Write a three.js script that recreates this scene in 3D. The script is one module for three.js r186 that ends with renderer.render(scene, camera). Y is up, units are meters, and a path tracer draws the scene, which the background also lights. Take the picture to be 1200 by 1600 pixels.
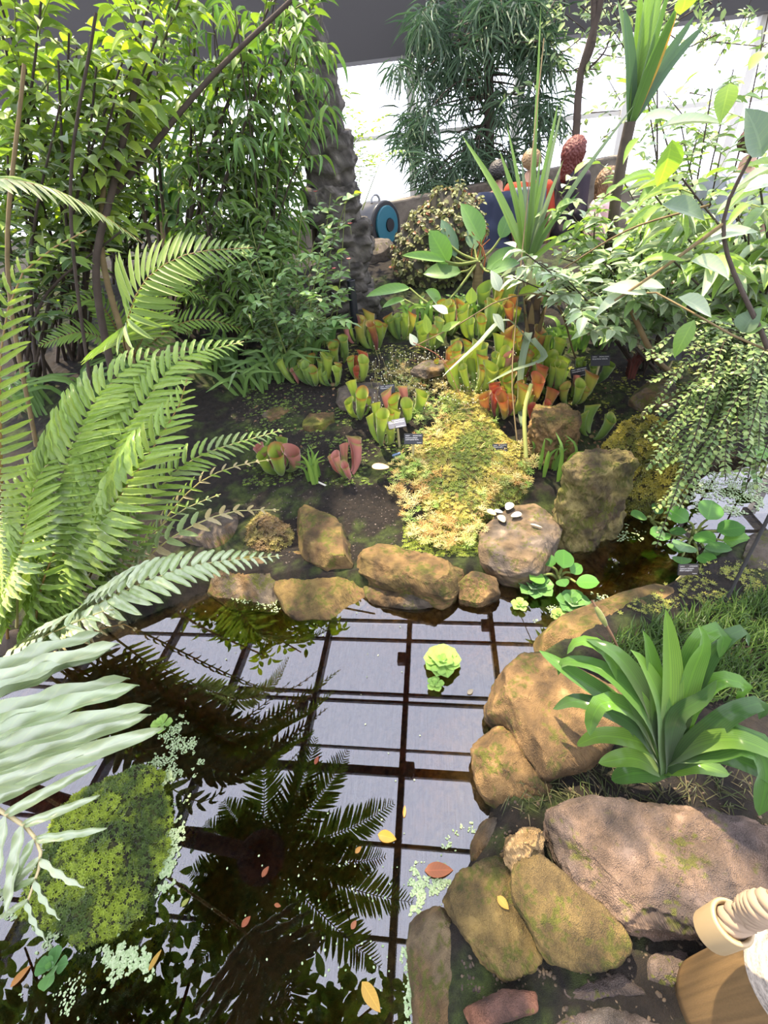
import * as THREE from 'three';
import { mergeGeometries, mergeVertices } from 'three/addons/utils/BufferGeometryUtils.js';
import { RoundedBoxGeometry } from 'three/addons/geometries/RoundedBoxGeometry.js';
import { MarchingCubes } from 'three/addons/objects/MarchingCubes.js';
import { createNoise3D } from 'simplex-noise';

// ---------------------------------------------------------------- camera, sky, sun, exposure
const F = 700, EYE = new THREE.Vector3(0, 1.6, 0), DEG = Math.PI / 180;
const scene = new THREE.Scene();
const camera = new THREE.PerspectiveCamera(2 * Math.atan(800 / F) / DEG, 0.75, 0.05, 200);
camera.position.copy(EYE);
camera.rotation.order = 'YXZ';
camera.rotation.set(-38 * DEG, 0, -5.5 * DEG);
camera.updateMatrixWorld(true);
const renderer = new THREE.WebGLRenderer();
renderer.toneMapping = THREE.LinearToneMapping;
renderer.toneMappingExposure = 1.4;
renderer.shadowMap.enabled = true;

{ // bright, evenly overcast sky
  const w = 64, h = 32, d = new Float32Array(w * h * 4);
  for (let j = 0; j < h; j++) for (let i = 0; i < w; i++) {
    const up = Math.max(0, Math.sin(((j + 0.5) / h - 0.5) * Math.PI)), k = 3.3 * (0.75 + 0.25 * up), o = (j * w + i) * 4;
    d[o] = k * 0.97; d[o + 1] = k * 0.985; d[o + 2] = k * 1.15; d[o + 3] = 1;
  }
  const t = new THREE.DataTexture(d, w, h, THREE.RGBAFormat, THREE.FloatType);
  t.mapping = THREE.EquirectangularReflectionMapping; t.magFilter = THREE.LinearFilter; t.needsUpdate = true;
  scene.background = t;
}
const sun = new THREE.DirectionalLight(0xffe9c4, 14);
sun.name = 'sun';
sun.position.set(-0.36, 1.65, -0.6).multiplyScalar(8);
sun.castShadow = true; sun.shadow.radius = 2; sun.shadow.mapSize.set(4096, 4096);
Object.assign(sun.shadow.camera, { left: -9, right: 9, top: 9, bottom: -9, near: 0.1, far: 40 });
scene.add(sun, sun.target);

// ---------------------------------------------------------------- helpers
let seed = 7;
const rnd = () => { seed = (seed + 0x6d2b79f5) | 0; let t = Math.imul(seed ^ (seed >>> 15), 1 | seed); t = (t + Math.imul(t ^ (t >>> 7), 61 | t)) ^ t; return ((t ^ (t >>> 14)) >>> 0) / 4294967296; };
const rr = (a, b) => a + (b - a) * rnd(), pick = (a) => a[Math.floor(rnd() * a.length)];
const sreset = (n) => { seed = n * 7919 + 13; };
const noise = createNoise3D(rnd);
const fbm = (x, y, z, o = 4) => { let s = 0, a = 0.5; for (let i = 0; i < o; i++) { s += a * noise(x, y, z); x *= 2.03; y *= 2.03; z *= 2.03; a *= 0.5; } return s; };
const V = (x, y, z) => new THREE.Vector3(x, y, z);
const clamp = THREE.MathUtils.clamp, lerp = THREE.MathUtils.lerp, smooth = THREE.MathUtils.smoothstep;
const dirOf = (px, py) => V((px - 600) / F, (800 - py) / F, -1).applyQuaternion(camera.quaternion).normalize();
const at = (px, py, r) => dirOf(px, py).multiplyScalar(r).add(EYE);            // a point r metres away along that line of sight
const onY = (px, py, y = 0) => { const d = dirOf(px, py); return d.multiplyScalar((y - EYE.y) / d.y).add(EYE); };   // where that line of sight meets height y
const atZ = (px, py, dist) => { const d = dirOf(px, py); return d.multiplyScalar(dist / Math.hypot(d.x, d.z)).add(EYE); };   // horizontal distance
const pxOf = (p) => { const q = p.clone().applyMatrix4(camera.matrixWorldInverse); return [600 - F * q.x / q.z, 800 + F * q.y / q.z, -q.z]; };
const names = {};
const numbered = (n) => { const k = names[n] = (names[n] ?? -1) + 1; return k ? n + '_' + String(k).padStart(3, '0') : n; };
const shade = (o) => { o.traverse((m) => { if (m.isMesh) { m.castShadow = true; m.receiveShadow = true; } }); return o; };
const tag = (o, label, category, group, kind) => { Object.assign(o.userData, { label, category }); if (group) o.userData.group = group; if (kind) o.userData.kind = kind; return o; };
function thing(name, label, category, p, group) { const g = new THREE.Group(); g.name = numbered(name); g.position.copy(p); scene.add(g); return tag(g, label, category, group); }
function part(name, geo, mat, parent, kind) { const m = new THREE.Mesh(geo, mat); m.name = name; m.castShadow = m.receiveShadow = true; parent.add(m); if (kind) m.userData.kind = kind; return m; }
function solo(name, geo, mat, label, category, group, kind) { const m = new THREE.Mesh(geo, mat); m.name = numbered(name); m.castShadow = m.receiveShadow = true; scene.add(m); return tag(m, label, category, group, kind); }
const rel = (geo, p) => geo.translate(-p.x, -p.y, -p.z);                          // world geometry -> a thing's own axes
const C = (r, g, b) => new THREE.Color().setRGB(r, g, b);

// tileable noise texture: colour multiplier round 1
function tex(size, fn, srgb = false) {
  const d = new Uint8Array(size * size * 4);
  for (let j = 0; j < size; j++) for (let i = 0; i < size; i++) { const c = fn(i / size, j / size), o = (j * size + i) * 4; for (let k = 0; k < 3; k++) d[o + k] = clamp(Math.round(255 * (c.length ? c[k] : c)), 0, 255); d[o + 3] = 255; }
  const t = new THREE.DataTexture(d, size, size); t.wrapS = t.wrapT = THREE.RepeatWrapping; t.magFilter = THREE.LinearFilter; t.minFilter = THREE.LinearMipmapLinearFilter; t.generateMipmaps = true; t.needsUpdate = true;
  if (srgb) t.colorSpace = THREE.SRGBColorSpace;
  return t;
}
// tileable value noise, 0 to 1; py sets another period along v
const hash = (i, j, s) => { let h = Math.imul(i, 374761393) ^ Math.imul(j, 668265263) ^ Math.imul(s, 974634541); h = Math.imul(h ^ (h >>> 13), 1274126177); return ((h ^ (h >>> 16)) >>> 0) / 4294967296; };
const vn = (u, v, f, s, o, fy = f) => { let t = 0, a = 0.5, n = 0; for (let k = 0; k < o; k++) { const x = u * f, y = v * fy, i = Math.floor(x), j = Math.floor(y), p = x - i, q = y - j, a0 = p * p * (3 - 2 * p), b0 = q * q * (3 - 2 * q), w = (m, b) => hash(((m % f) + f) % f, ((b % fy) + fy) % fy, s + k); t += a * lerp(lerp(w(i, j), w(i + 1, j), a0), lerp(w(i, j + 1), w(i + 1, j + 1), a0), b0); n += a; a *= 0.5; f *= 2; fy *= 2; } return t / n; };
const T = {
  rock: tex(512, (u, v) => clamp(0.66 + 1.5 * (vn(u, v, 7, 1, 7) - 0.5) + 0.28 * (rnd() - 0.5), 0.12, 1)),
  soil: tex(512, (u, v) => clamp(0.55 + 0.9 * (vn(u, v, 20, 5, 4) - 0.5) + 0.5 * (rnd() - 0.5), 0.05, 1)),
  moss: tex(256, (u, v) => clamp(0.6 + 0.8 * (vn(u, v, 24, 9, 3) - 0.5) + 0.55 * (rnd() - 0.5), 0.1, 1)),
  wood: tex(256, (u, v) => clamp(0.75 + 0.5 * (vn(u, v, 40, 3, 3, 2) - 0.5) + 0.12 * (rnd() - 0.5), 0.3, 1)),
  leaf: tex(128, (u, v) => { const x = Math.abs(u - 0.5) * 2, vein = Math.abs(((v * 9 - x * 1.6) % 1 + 1) % 1 - 0.5); return x < 0.07 ? [1, 1, 0.9] : [0.74 + (vein < 0.08 ? 0.12 : 0), 0.8 + (vein < 0.08 ? 0.1 : 0), 0.7].map((k) => k + 0.12 * (rnd() - 0.5)); }),
  blade: tex(128, (u) => { const k = 0.82 + 0.12 * Math.sin(u * 70) + 0.08 * (rnd() - 0.5); return Math.abs(u - 0.5) < 0.04 ? [0.98, 0.98, 0.9] : [k, k, k]; }),
  glass: tex(512, (u, v) => { const k = 0.86 + 0.1 * Math.sin(u * 400 + 5 * noise(u * 40, v * 3, 2)) * noise(u * 90, v * 2, 5) + 0.06 * noise(u * 220, v * 5, 1); return [k, k, k * 1.01]; }),
};
const std = (r, g, b, o = {}) => new THREE.MeshStandardMaterial({ color: C(r, g, b), roughness: 0.85, side: THREE.DoubleSide, ...o });
const leafMat = (r, g, b, { tr = 0.34, coat = 0.45, cr = 0.38, map = T.leaf } = {}) => new THREE.MeshPhysicalMaterial({ color: C(r, g, b), roughness: 1, transmission: tr, thickness: 0, clearcoat: coat, clearcoatRoughness: cr, map, side: THREE.DoubleSide });

// ---- geometry helpers
const basis = (p, dir, up, sx, sy, sz) => {
  const z = dir.clone().normalize(), x = up.clone().cross(z); if (x.lengthSq() < 1e-6) x.set(1, 0, 0); x.normalize(); const y = z.clone().cross(x);
  return new THREE.Matrix4().makeBasis(x.multiplyScalar(sx), y.multiplyScalar(sy), z.multiplyScalar(sz)).setPosition(p);
};
// unit leaf: base at 0, length 1 along +z, full width 1 across x, face +y
function leafGeo({ a = 0.8, b = 1, curl = 0.15, fold = 0.25, n = 6, wave = 0, tip = 0.02 } = {}) {
  const pos = [], uv = [], ix = [];
  for (let i = 0; i <= n; i++) {
    const t = i / n, w = Math.max(i === n ? tip * 0.2 : 0.03, Math.pow(Math.sin(Math.PI * Math.pow(clamp(t, 0.001, 0.999), a)), b)) * 0.5;
    for (let k = -1; k <= 1; k++) { pos.push(k * w, fold * Math.abs(k) * w - curl * t * t + (k ? wave * Math.sin(t * 21 + k) : 0), t * (1 - 0.25 * curl * t)); uv.push(0.5 + k * 0.5, t); }
    if (i < n) for (let k = 0; k < 2; k++) { const p = i * 3 + k; ix.push(p, p + 3, p + 1, p + 1, p + 3, p + 4); }
  }
  const g = new THREE.BufferGeometry(); g.setAttribute('position', new THREE.Float32BufferAttribute(pos, 3)); g.setAttribute('uv', new THREE.Float32BufferAttribute(uv, 2)); g.setIndex(ix); g.computeVertexNormals(); return g;
}
const curve = (pts) => new THREE.CatmullRomCurve3(pts, false, 'centripetal');
function tube(pts, r0, r1 = r0, seg = 10, rad = 6) {
  const c = pts.length === 2 ? new THREE.LineCurve3(pts[0], pts[1]) : curve(pts), g = new THREE.TubeGeometry(c, seg, 1, rad, false), p = g.attributes.position, v = V(0, 0, 0), q = V(0, 0, 0);
  for (let i = 0; i <= seg; i++) { c.getPointAt(i / seg, q); const r = lerp(r0, r1, i / seg); for (let k = 0; k <= rad; k++) { const o = i * (rad + 1) + k; v.fromBufferAttribute(p, o).sub(q).multiplyScalar(r).add(q); p.setXYZ(o, v.x, v.y, v.z); } }
  return g;
}
// a strap leaf along 3-D points; up gives the side that faces up at the base
function ribbon(pts, wfn, { n = 12, fold = 0.25, up = V(0, 1, 0), wave = 0, twist = 0 } = {}) {
  const c = curve(pts), pos = [], uv = [], ix = [], p = V(0, 0, 0), d = V(0, 0, 0);
  for (let i = 0; i <= n; i++) {
    const t = i / n; c.getPointAt(t, p); c.getTangentAt(t, d);
    const x = up.clone().cross(d); if (x.lengthSq() < 1e-5) x.set(1, 0, 0); x.normalize(); if (twist) x.applyAxisAngle(d, twist * t); const y = d.clone().cross(x).normalize(), w = Math.max(0.0006, wfn(t));
    for (let k = -1; k <= 1; k++) { const q = p.clone().addScaledVector(x, k * w / 2).addScaledVector(y, Math.abs(k) * fold * w / 2 + (k ? wave * w * Math.sin(t * 30 + k) : 0)); pos.push(q.x, q.y, q.z); uv.push(0.5 + k / 2, t * 3); }
    if (i < n) for (let k = 0; k < 2; k++) { const o = i * 3 + k; ix.push(o, o + 3, o + 1, o + 1, o + 3, o + 4); }
  }
  const g = new THREE.BufferGeometry(); g.setAttribute('position', new THREE.Float32BufferAttribute(pos, 3)); g.setAttribute('uv', new THREE.Float32BufferAttribute(uv, 2)); g.setIndex(ix); g.computeVertexNormals(); return g;
}
const bladeW = (w, p = 0.6) => (t) => w * Math.pow(Math.max(0, 1 - t), p) * (0.55 + 0.45 * Math.min(1, t * 4));
const box = (w, h, d, x = 0, y = 0, z = 0) => new THREE.BoxGeometry(w, h, d).translate(x, y, z);
const rbox = (w, h, d, r = 0.01, s = 2) => new RoundedBoxGeometry(w, h, d, s, r);
function instanced(name, geo, mat, mats, parent, colors, label, category) {
  const m = new THREE.InstancedMesh(geo, mat, mats.length); mats.forEach((x, i) => m.setMatrixAt(i, x)); if (colors) colors.forEach((c, i) => m.setColorAt(i, c));
  m.name = parent === scene ? numbered(name) : name; m.castShadow = m.receiveShadow = true; m.userData.kind = 'stuff'; parent.add(m);
  if (label) tag(m, label, category, null, 'stuff'); return m;
}

// A plant: stems and leaves; the largest leaves in the picture are parts, the rest is foliage
class Plant {
  constructor(name, label, category, base, group) { this.root = thing(name, label, category, base, group); this.base = base.clone(); this.leaves = []; this.twigs = []; }
  stem(pts, r0, r1, mat, name = 'stem', seg = 10, rad = 6) { return part(name, rel(tube(pts, r0, r1, seg, rad), this.base), mat, this.root); }
  twig(pts, r0, r1) { this.twigs.push(tube(pts, r0, r1, 4, 4)); }
  own(name, geo, mat) { return part(name, rel(geo, this.base), mat, this.root); }
  leaf(geo, mat, m, size) { this.leaves.push({ geo, mat, m, size }); }
  finish({ max = 300, minPx = 10, twigMat, leafName = 'leaf', restMat } = {}) {
    if (this.twigs.length) part('twigs', rel(mergeGeometries(this.twigs), this.base), twigMat, this.root, 'stuff');
    const p = V(0, 0, 0), off = new THREE.Matrix4().makeTranslation(-this.base.x, -this.base.y, -this.base.z);
    for (const l of this.leaves) { p.setFromMatrixPosition(l.m); const [x, y, d] = pxOf(p); l.px = d > 0.1 && x > -30 && x < 1230 && y > -30 && y < 1630 ? l.size * F / d : 0; l.m = off.clone().multiply(l.m); }
    this.leaves.sort((a, b) => b.px - a.px);
    const big = this.leaves.filter((l, i) => i < max && l.px >= minPx), rest = this.leaves.slice(big.length);
    for (const l of big) { const m = part(leafName, l.geo, l.mat, this.root); l.m.decompose(m.position, m.quaternion, m.scale); }
    if (rest.length) { const m0 = rest[0].mat, w = restMat ?? whiteOf(m0); instanced('foliage', rest[0].geo, w, rest.map((l) => l.m), this.root, rest.map((l) => l.mat.color)); }
    return this.root;
  }
}
const whites = new Map();
const whiteOf = (m) => { const k = [m.transmission, m.clearcoat, m.clearcoatRoughness, m.map?.uuid].join(); if (!whites.has(k)) { const w = m.clone(); w.color.setRGB(1, 1, 1); whites.set(k, w); } return whites.get(k); };

// ---------------------------------------------------------------- the greenhouse (its grid is turned 8.5 degrees to the view)
const YAW = -8.5 * DEG;
const struct = (g, label, category) => { Object.assign(g.userData, { kind: 'structure', label, category }); return g; };
const M = {
  frame: std(0.05, 0.05, 0.055, { roughness: 0.5 }), whiteFrame: std(0.62, 0.6, 0.54, { roughness: 0.5 }), beam: std(0.045, 0.042, 0.04), concrete: std(0.2, 0.17, 0.13, { map: T.rock, bumpMap: T.rock, bumpScale: 0.01 }),
  pane: new THREE.MeshPhysicalMaterial({ color: C(0.96, 0.97, 1), roughness: 0, transmission: 1, thickness: 0, ior: 1.35, map: T.glass, side: THREE.DoubleSide }),
  clear: new THREE.MeshPhysicalMaterial({ color: C(0.97, 0.985, 1), roughness: 0, transmission: 1, thickness: 0, ior: 1.35, side: THREE.DoubleSide }),
  bark: std(0.07, 0.05, 0.035, { map: T.wood, bumpMap: T.wood, bumpScale: 0.006 }), stem: std(0.16, 0.2, 0.05), cane: std(0.22, 0.16, 0.07, { map: T.wood }), redStem: std(0.2, 0.06, 0.04),
};
function ghGroup(name) { const g = new THREE.Group(); g.name = name; g.rotation.y = YAW; scene.add(g); return g; }
const XL = -7.5, XR = 8.6, ZB = -8.3, ZN = 2.6, RY = 5;
{
  const g = struct(ghGroup('ceiling'), 'flat glazed greenhouse roof on dark steel rafters', 'roof');
  const raft = []; for (let u = -0.48 - 1.42 * 4; u < XR; u += 1.42) if (u > XL) raft.push(u);
  const purl = [-7.6, -6.6, -5.1, -4.69, -3.69, -3.56, -2.86, -2.57, -1.74, -0.9, 0.2, 1.3];
  for (const u of raft) { part('rafter', box(0.08, 0.16, ZN - ZB, u, RY - 0.06, (ZN + ZB) / 2), M.frame, g); }
  for (const z of purl) part('purlin', box(XR - XL, 0.06, z === -2.57 ? 0.11 : z === -2.86 ? 0.02 : 0.04, (XL + XR) / 2, RY - 0.05, z), M.frame, g);
  for (const [u, z] of [[-0.58, -4.28], [-0.38, -2.57], [0.83, -5.0], [-2.05, -3.4]]) part('bracket', rbox(0.14, 0.12, 0.2, 0.02).translate(u, RY - 0.13, z), M.frame, g);
  const us = [XL, ...raft, XR], zs = [ZB, -5.1, -3.62, -2.57, -0.9, 1.3, ZN];
  for (let i = 0; i < us.length - 1; i++) for (let k = 0; k < zs.length - 1; k++) {
    const w = us[i + 1] - us[i] - 0.02, d = zs[k + 1] - zs[k] - 0.02; if (w < 0.05) continue;
    const q = new THREE.BoxGeometry(w, 0.006, d); const uvs = q.attributes.uv; for (let n = 0; n < uvs.count; n++) uvs.setXY(n, uvs.getX(n) * w, uvs.getY(n) * d * 0.5);
    // one sheet is enough for a pane without thickness
    const s = new THREE.PlaneGeometry(w, d).rotateX(-Math.PI / 2).translate((us[i] + us[i + 1]) / 2, RY + 0.03, (zs[k] + zs[k + 1]) / 2); const su = s.attributes.uv; for (let n = 0; n < 4; n++) su.setXY(n, su.getX(n) * w, su.getY(n) * d * 0.4);
    part('pane', s, M.pane, g);
  }
}
function glassWall(name, label, len, place, { base = 1.0, beamY = 0, step = 1.42, first = 0, mat = M.whiteFrame } = {}) {
  const g = struct(ghGroup(name), label, 'wall'); const inner = new THREE.Group(); // wall axes: x along, y up
  const add = (n, geo, m) => part(n, geo.applyMatrix4(place), m, g);
  add('plinth', box(len, base + 0.6, 0.2, 0, base / 2 - 0.3, -0.05), M.concrete);
  for (let x = -len / 2 + first; x <= len / 2 + 0.01; x += step) add('mullion', box(0.11, RY - base, 0.14, x, base + (RY - base) / 2, 0), mat);
  for (const y of [base + 0.03, 1.86, 3.9]) add('transom', box(len, 0.05, 0.08, 0, y, 0), mat);
  if (beamY) add('beam', box(len, 0.95, 0.34, 0, beamY + 0.475, 0.12), M.beam);
  for (let x = -len / 2 + first - step; x < len / 2; x += step) { const x0 = Math.max(x, -len / 2), x1 = Math.min(x + step, len / 2); if (x1 - x0 < 0.1) continue; add('pane', new THREE.PlaneGeometry(x1 - x0 - 0.06, RY - base).translate((x0 + x1) / 2, base + (RY - base) / 2, -0.02), M.clear); }
}
const mat4 = (x, z, r) => new THREE.Matrix4().makeRotationY(r).setPosition(x, 0, z);
glassWall('wall_back', 'tall glass wall with cream mullions under a dark gutter beam', XR - XL, mat4((XL + XR) / 2, ZB, 0), { beamY: 2.62, first: 0.08 });
glassWall('wall_left', 'glass side wall behind the tall leafy shrubs', ZN - ZB, mat4(XL, (ZN + ZB) / 2, Math.PI / 2), {});
glassWall('wall_right', 'glass side wall beyond the bright shrubs', ZN - ZB, mat4(XR, (ZN + ZB) / 2, -Math.PI / 2), {});
glassWall('wall_front', 'glass wall behind the viewer', XR - XL, mat4((XL + XR) / 2, ZN, Math.PI), {});

// ---------------------------------------------------------------- ground and pond
const pondPx = [[-420, 990], [-150, 1010], [60, 1035], [180, 985], [330, 925], [430, 935], [560, 935], [700, 930], [800, 905], [868, 872], [905, 840], [985, 800], [1060, 752], [1140, 715], [1290, 690], [1330, 760], [1215, 830], [1130, 850], [1040, 905], [950, 945], [850, 1000], [775, 1060], [750, 1150], [752, 1270], [715, 1350], [665, 1440], [660, 1600], [690, 1900]];
const pond = pondPx.map(([x, y]) => { const p = onY(x, Math.min(y, 1660), 0); if (y > 1660) p.z += 0.7; return [p.x, p.z]; });
pond.push([-1.6, 1.2], [-3.2, 0.2]);
function pondSD(x, z) { // > 0 on land
  let d = 1e9, inside = false;
  for (let i = 0, j = pond.length - 1; i < pond.length; j = i++) {
    const [ax, az] = pond[j], [bx, bz] = pond[i], ex = bx - ax, ez = bz - az, t = clamp(((x - ax) * ex + (z - az) * ez) / (ex * ex + ez * ez), 0, 1);
    d = Math.min(d, Math.hypot(x - ax - ex * t, z - az - ez * t));
    if ((az > z) !== (bz > z) && x < ex * (z - az) / ez + ax) inside = !inside;
  }
  return inside ? -d : d;
}
function groundY(x, z) {
  const sd = pondSD(x, z), d = -z;
  if (sd < 0) return -0.03 - 0.42 * smooth(-sd, 0, 0.45) + 0.03 * fbm(x * 4, 3, z * 4);
  let rise = 0.24 * clamp(d - 1.75, 0, 3.1);
  if (x < -0.8) rise = lerp(rise, 0.3 * clamp(d - 1.2, 0, 3), smooth(-x, 0.8, 1.8));
  const path = smooth(d, 5.0, 5.6) * smooth(x, -0.6, 0.2);                       // the path behind the mound
  rise = lerp(rise, -0.12, path);
  const chan = smooth(x, 1.2, 2.6) * (1 - smooth(d, 2.6, 4)); rise *= 1 - 0.5 * chan;
  return -0.03 + 0.13 * smooth(sd, 0, 0.09) + rise + (0.018 * fbm(x * 3.1, 1, z * 3.1) + 0.01 * fbm(x * 13, 2, z * 13, 3)) * smooth(sd, 0, 0.1) * (1 - path);
}
const onG = (px, py, lift = 0) => { const d = dirOf(px, py); let t = 0.6; const p = V(0, 0, 0); for (let i = 0; i < 700; i++, t += 0.015) { p.copy(d).multiplyScalar(t).add(EYE); if (p.y < Math.max(0, groundY(p.x, p.z)) + lift) break; } return p; };
{
  const fine = (a, b, n) => Array.from({ length: n + 1 }, (_, i) => lerp(a, b, i / n));
  const xs = [...fine(-9, -3, 20), ...fine(-3, 3, 200).slice(1), ...fine(3, 10, 24).slice(1)], zs = [...fine(-10, -4.6, 36), ...fine(-4.6, 1, 190).slice(1), ...fine(1, 4, 12).slice(1)];
  const pos = [], col = [], uv = [], ix = [], c = C(0, 0, 0), dark = C(0.034, 0.023, 0.014), mossC = C(0.1, 0.15, 0.02), mossD = C(0.045, 0.06, 0.012), silt = C(0.4, 0.27, 0.09), paving = C(0.28, 0.24, 0.2);
  for (const z of zs) for (const x of xs) {
    const y = groundY(x, z), sd = pondSD(x, z), n1 = fbm(x * 1.7 + 4, 0, z * 1.7), n2 = fbm(x * 9, 4, z * 9);
    c.copy(dark);
    const m = smooth(n1 + 0.5 * n2, 0.02, 0.22); c.lerp(n2 > 0 ? mossC : mossD, m * 0.9);
    if (-z > 5.0 && x > -0.2) c.lerp(paving, smooth(-z, 5.1, 5.5));
    if (sd < 0) c.copy(silt).multiplyScalar(0.6 + 0.5 * n2 + 0.5 * n1 + 0.2);
    pos.push(x, y, z); uv.push(x, z); col.push(Math.max(0.004, c.r), Math.max(0.004, c.g), Math.max(0.003, c.b));
  }
  const nx = xs.length;
  for (let j = 0; j < zs.length - 1; j++) for (let i = 0; i < nx - 1; i++) { const o = j * nx + i; ix.push(o, o + nx, o + 1, o + 1, o + nx, o + nx + 1); }
  const g = new THREE.BufferGeometry(); g.setAttribute('position', new THREE.Float32BufferAttribute(pos, 3)); g.setAttribute('uv', new THREE.Float32BufferAttribute(uv, 2)); g.setAttribute('color', new THREE.Float32BufferAttribute(col, 3)); g.setIndex(ix); g.computeVertexNormals();
  const soil = T.soil.clone(); soil.repeat.set(3, 3); soil.needsUpdate = true;
  const m = new THREE.Mesh(g, new THREE.MeshStandardMaterial({ color: 0xffffff, vertexColors: true, roughness: 0.95, map: soil, bumpMap: soil, bumpScale: 0.03 })); m.name = 'floor'; m.castShadow = m.receiveShadow = true; scene.add(m); struct(m, 'dark mossy soil around and under the pond', 'ground');
}
{ // water, a closed body down to below the bed
  const sh = new THREE.Shape(pond.map(([x, z]) => { // reach under the banks
    return new THREE.Vector2(x, -z); }));
  const cx = pond.reduce((s, p) => s + p[0], 0) / pond.length, big = [];
  for (let i = 0; i < pond.length; i++) { const a = pond[(i + pond.length - 1) % pond.length], b = pond[i], c = pond[(i + 1) % pond.length]; const n = [-(c[1] - a[1]), c[0] - a[0]], l = Math.hypot(...n), s = pondSD(b[0] + n[0] / l * 0.02, b[1] + n[1] / l * 0.02) > 0 ? 1 : -1; big.push(new THREE.Vector2(b[0] + s * n[0] / l * 0.05, -(b[1] + s * n[1] / l * 0.05))); }
  const g = new THREE.ExtrudeGeometry(new THREE.Shape(big), { depth: 0.6, bevelEnabled: false }).rotateX(-Math.PI / 2).translate(0, -0.6, 0);
  const water = new THREE.MeshPhysicalMaterial({ color: 0xffffff, roughness: 0.0, transmission: 1, thickness: 1, ior: 2.05, attenuationColor: C(0.6, 0.3, 0.04), attenuationDistance: 0.3 });
  solo('pond_water', g, water, 'still dark pond water mirroring the glazed roof', 'water', null, 'stuff');
}

// ---------------------------------------------------------------- stones
const rockMat = new THREE.MeshStandardMaterial({ color: 0xffffff, vertexColors: true, roughness: 0.9, map: T.rock.clone(), bumpMap: T.rock.clone(), bumpScale: 0.022 });
for (const t of [rockMat.map, rockMat.bumpMap]) { t.repeat.set(2.2, 2.2); t.needsUpdate = true; }
const SAND = C(0.27, 0.165, 0.062), BROWN = C(0.19, 0.115, 0.045), GREY = C(0.17, 0.135, 0.105), DARK = C(0.15, 0.12, 0.085), OCHRE = C(0.22, 0.15, 0.045), MOSS = C(0.12, 0.13, 0.012);
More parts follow.
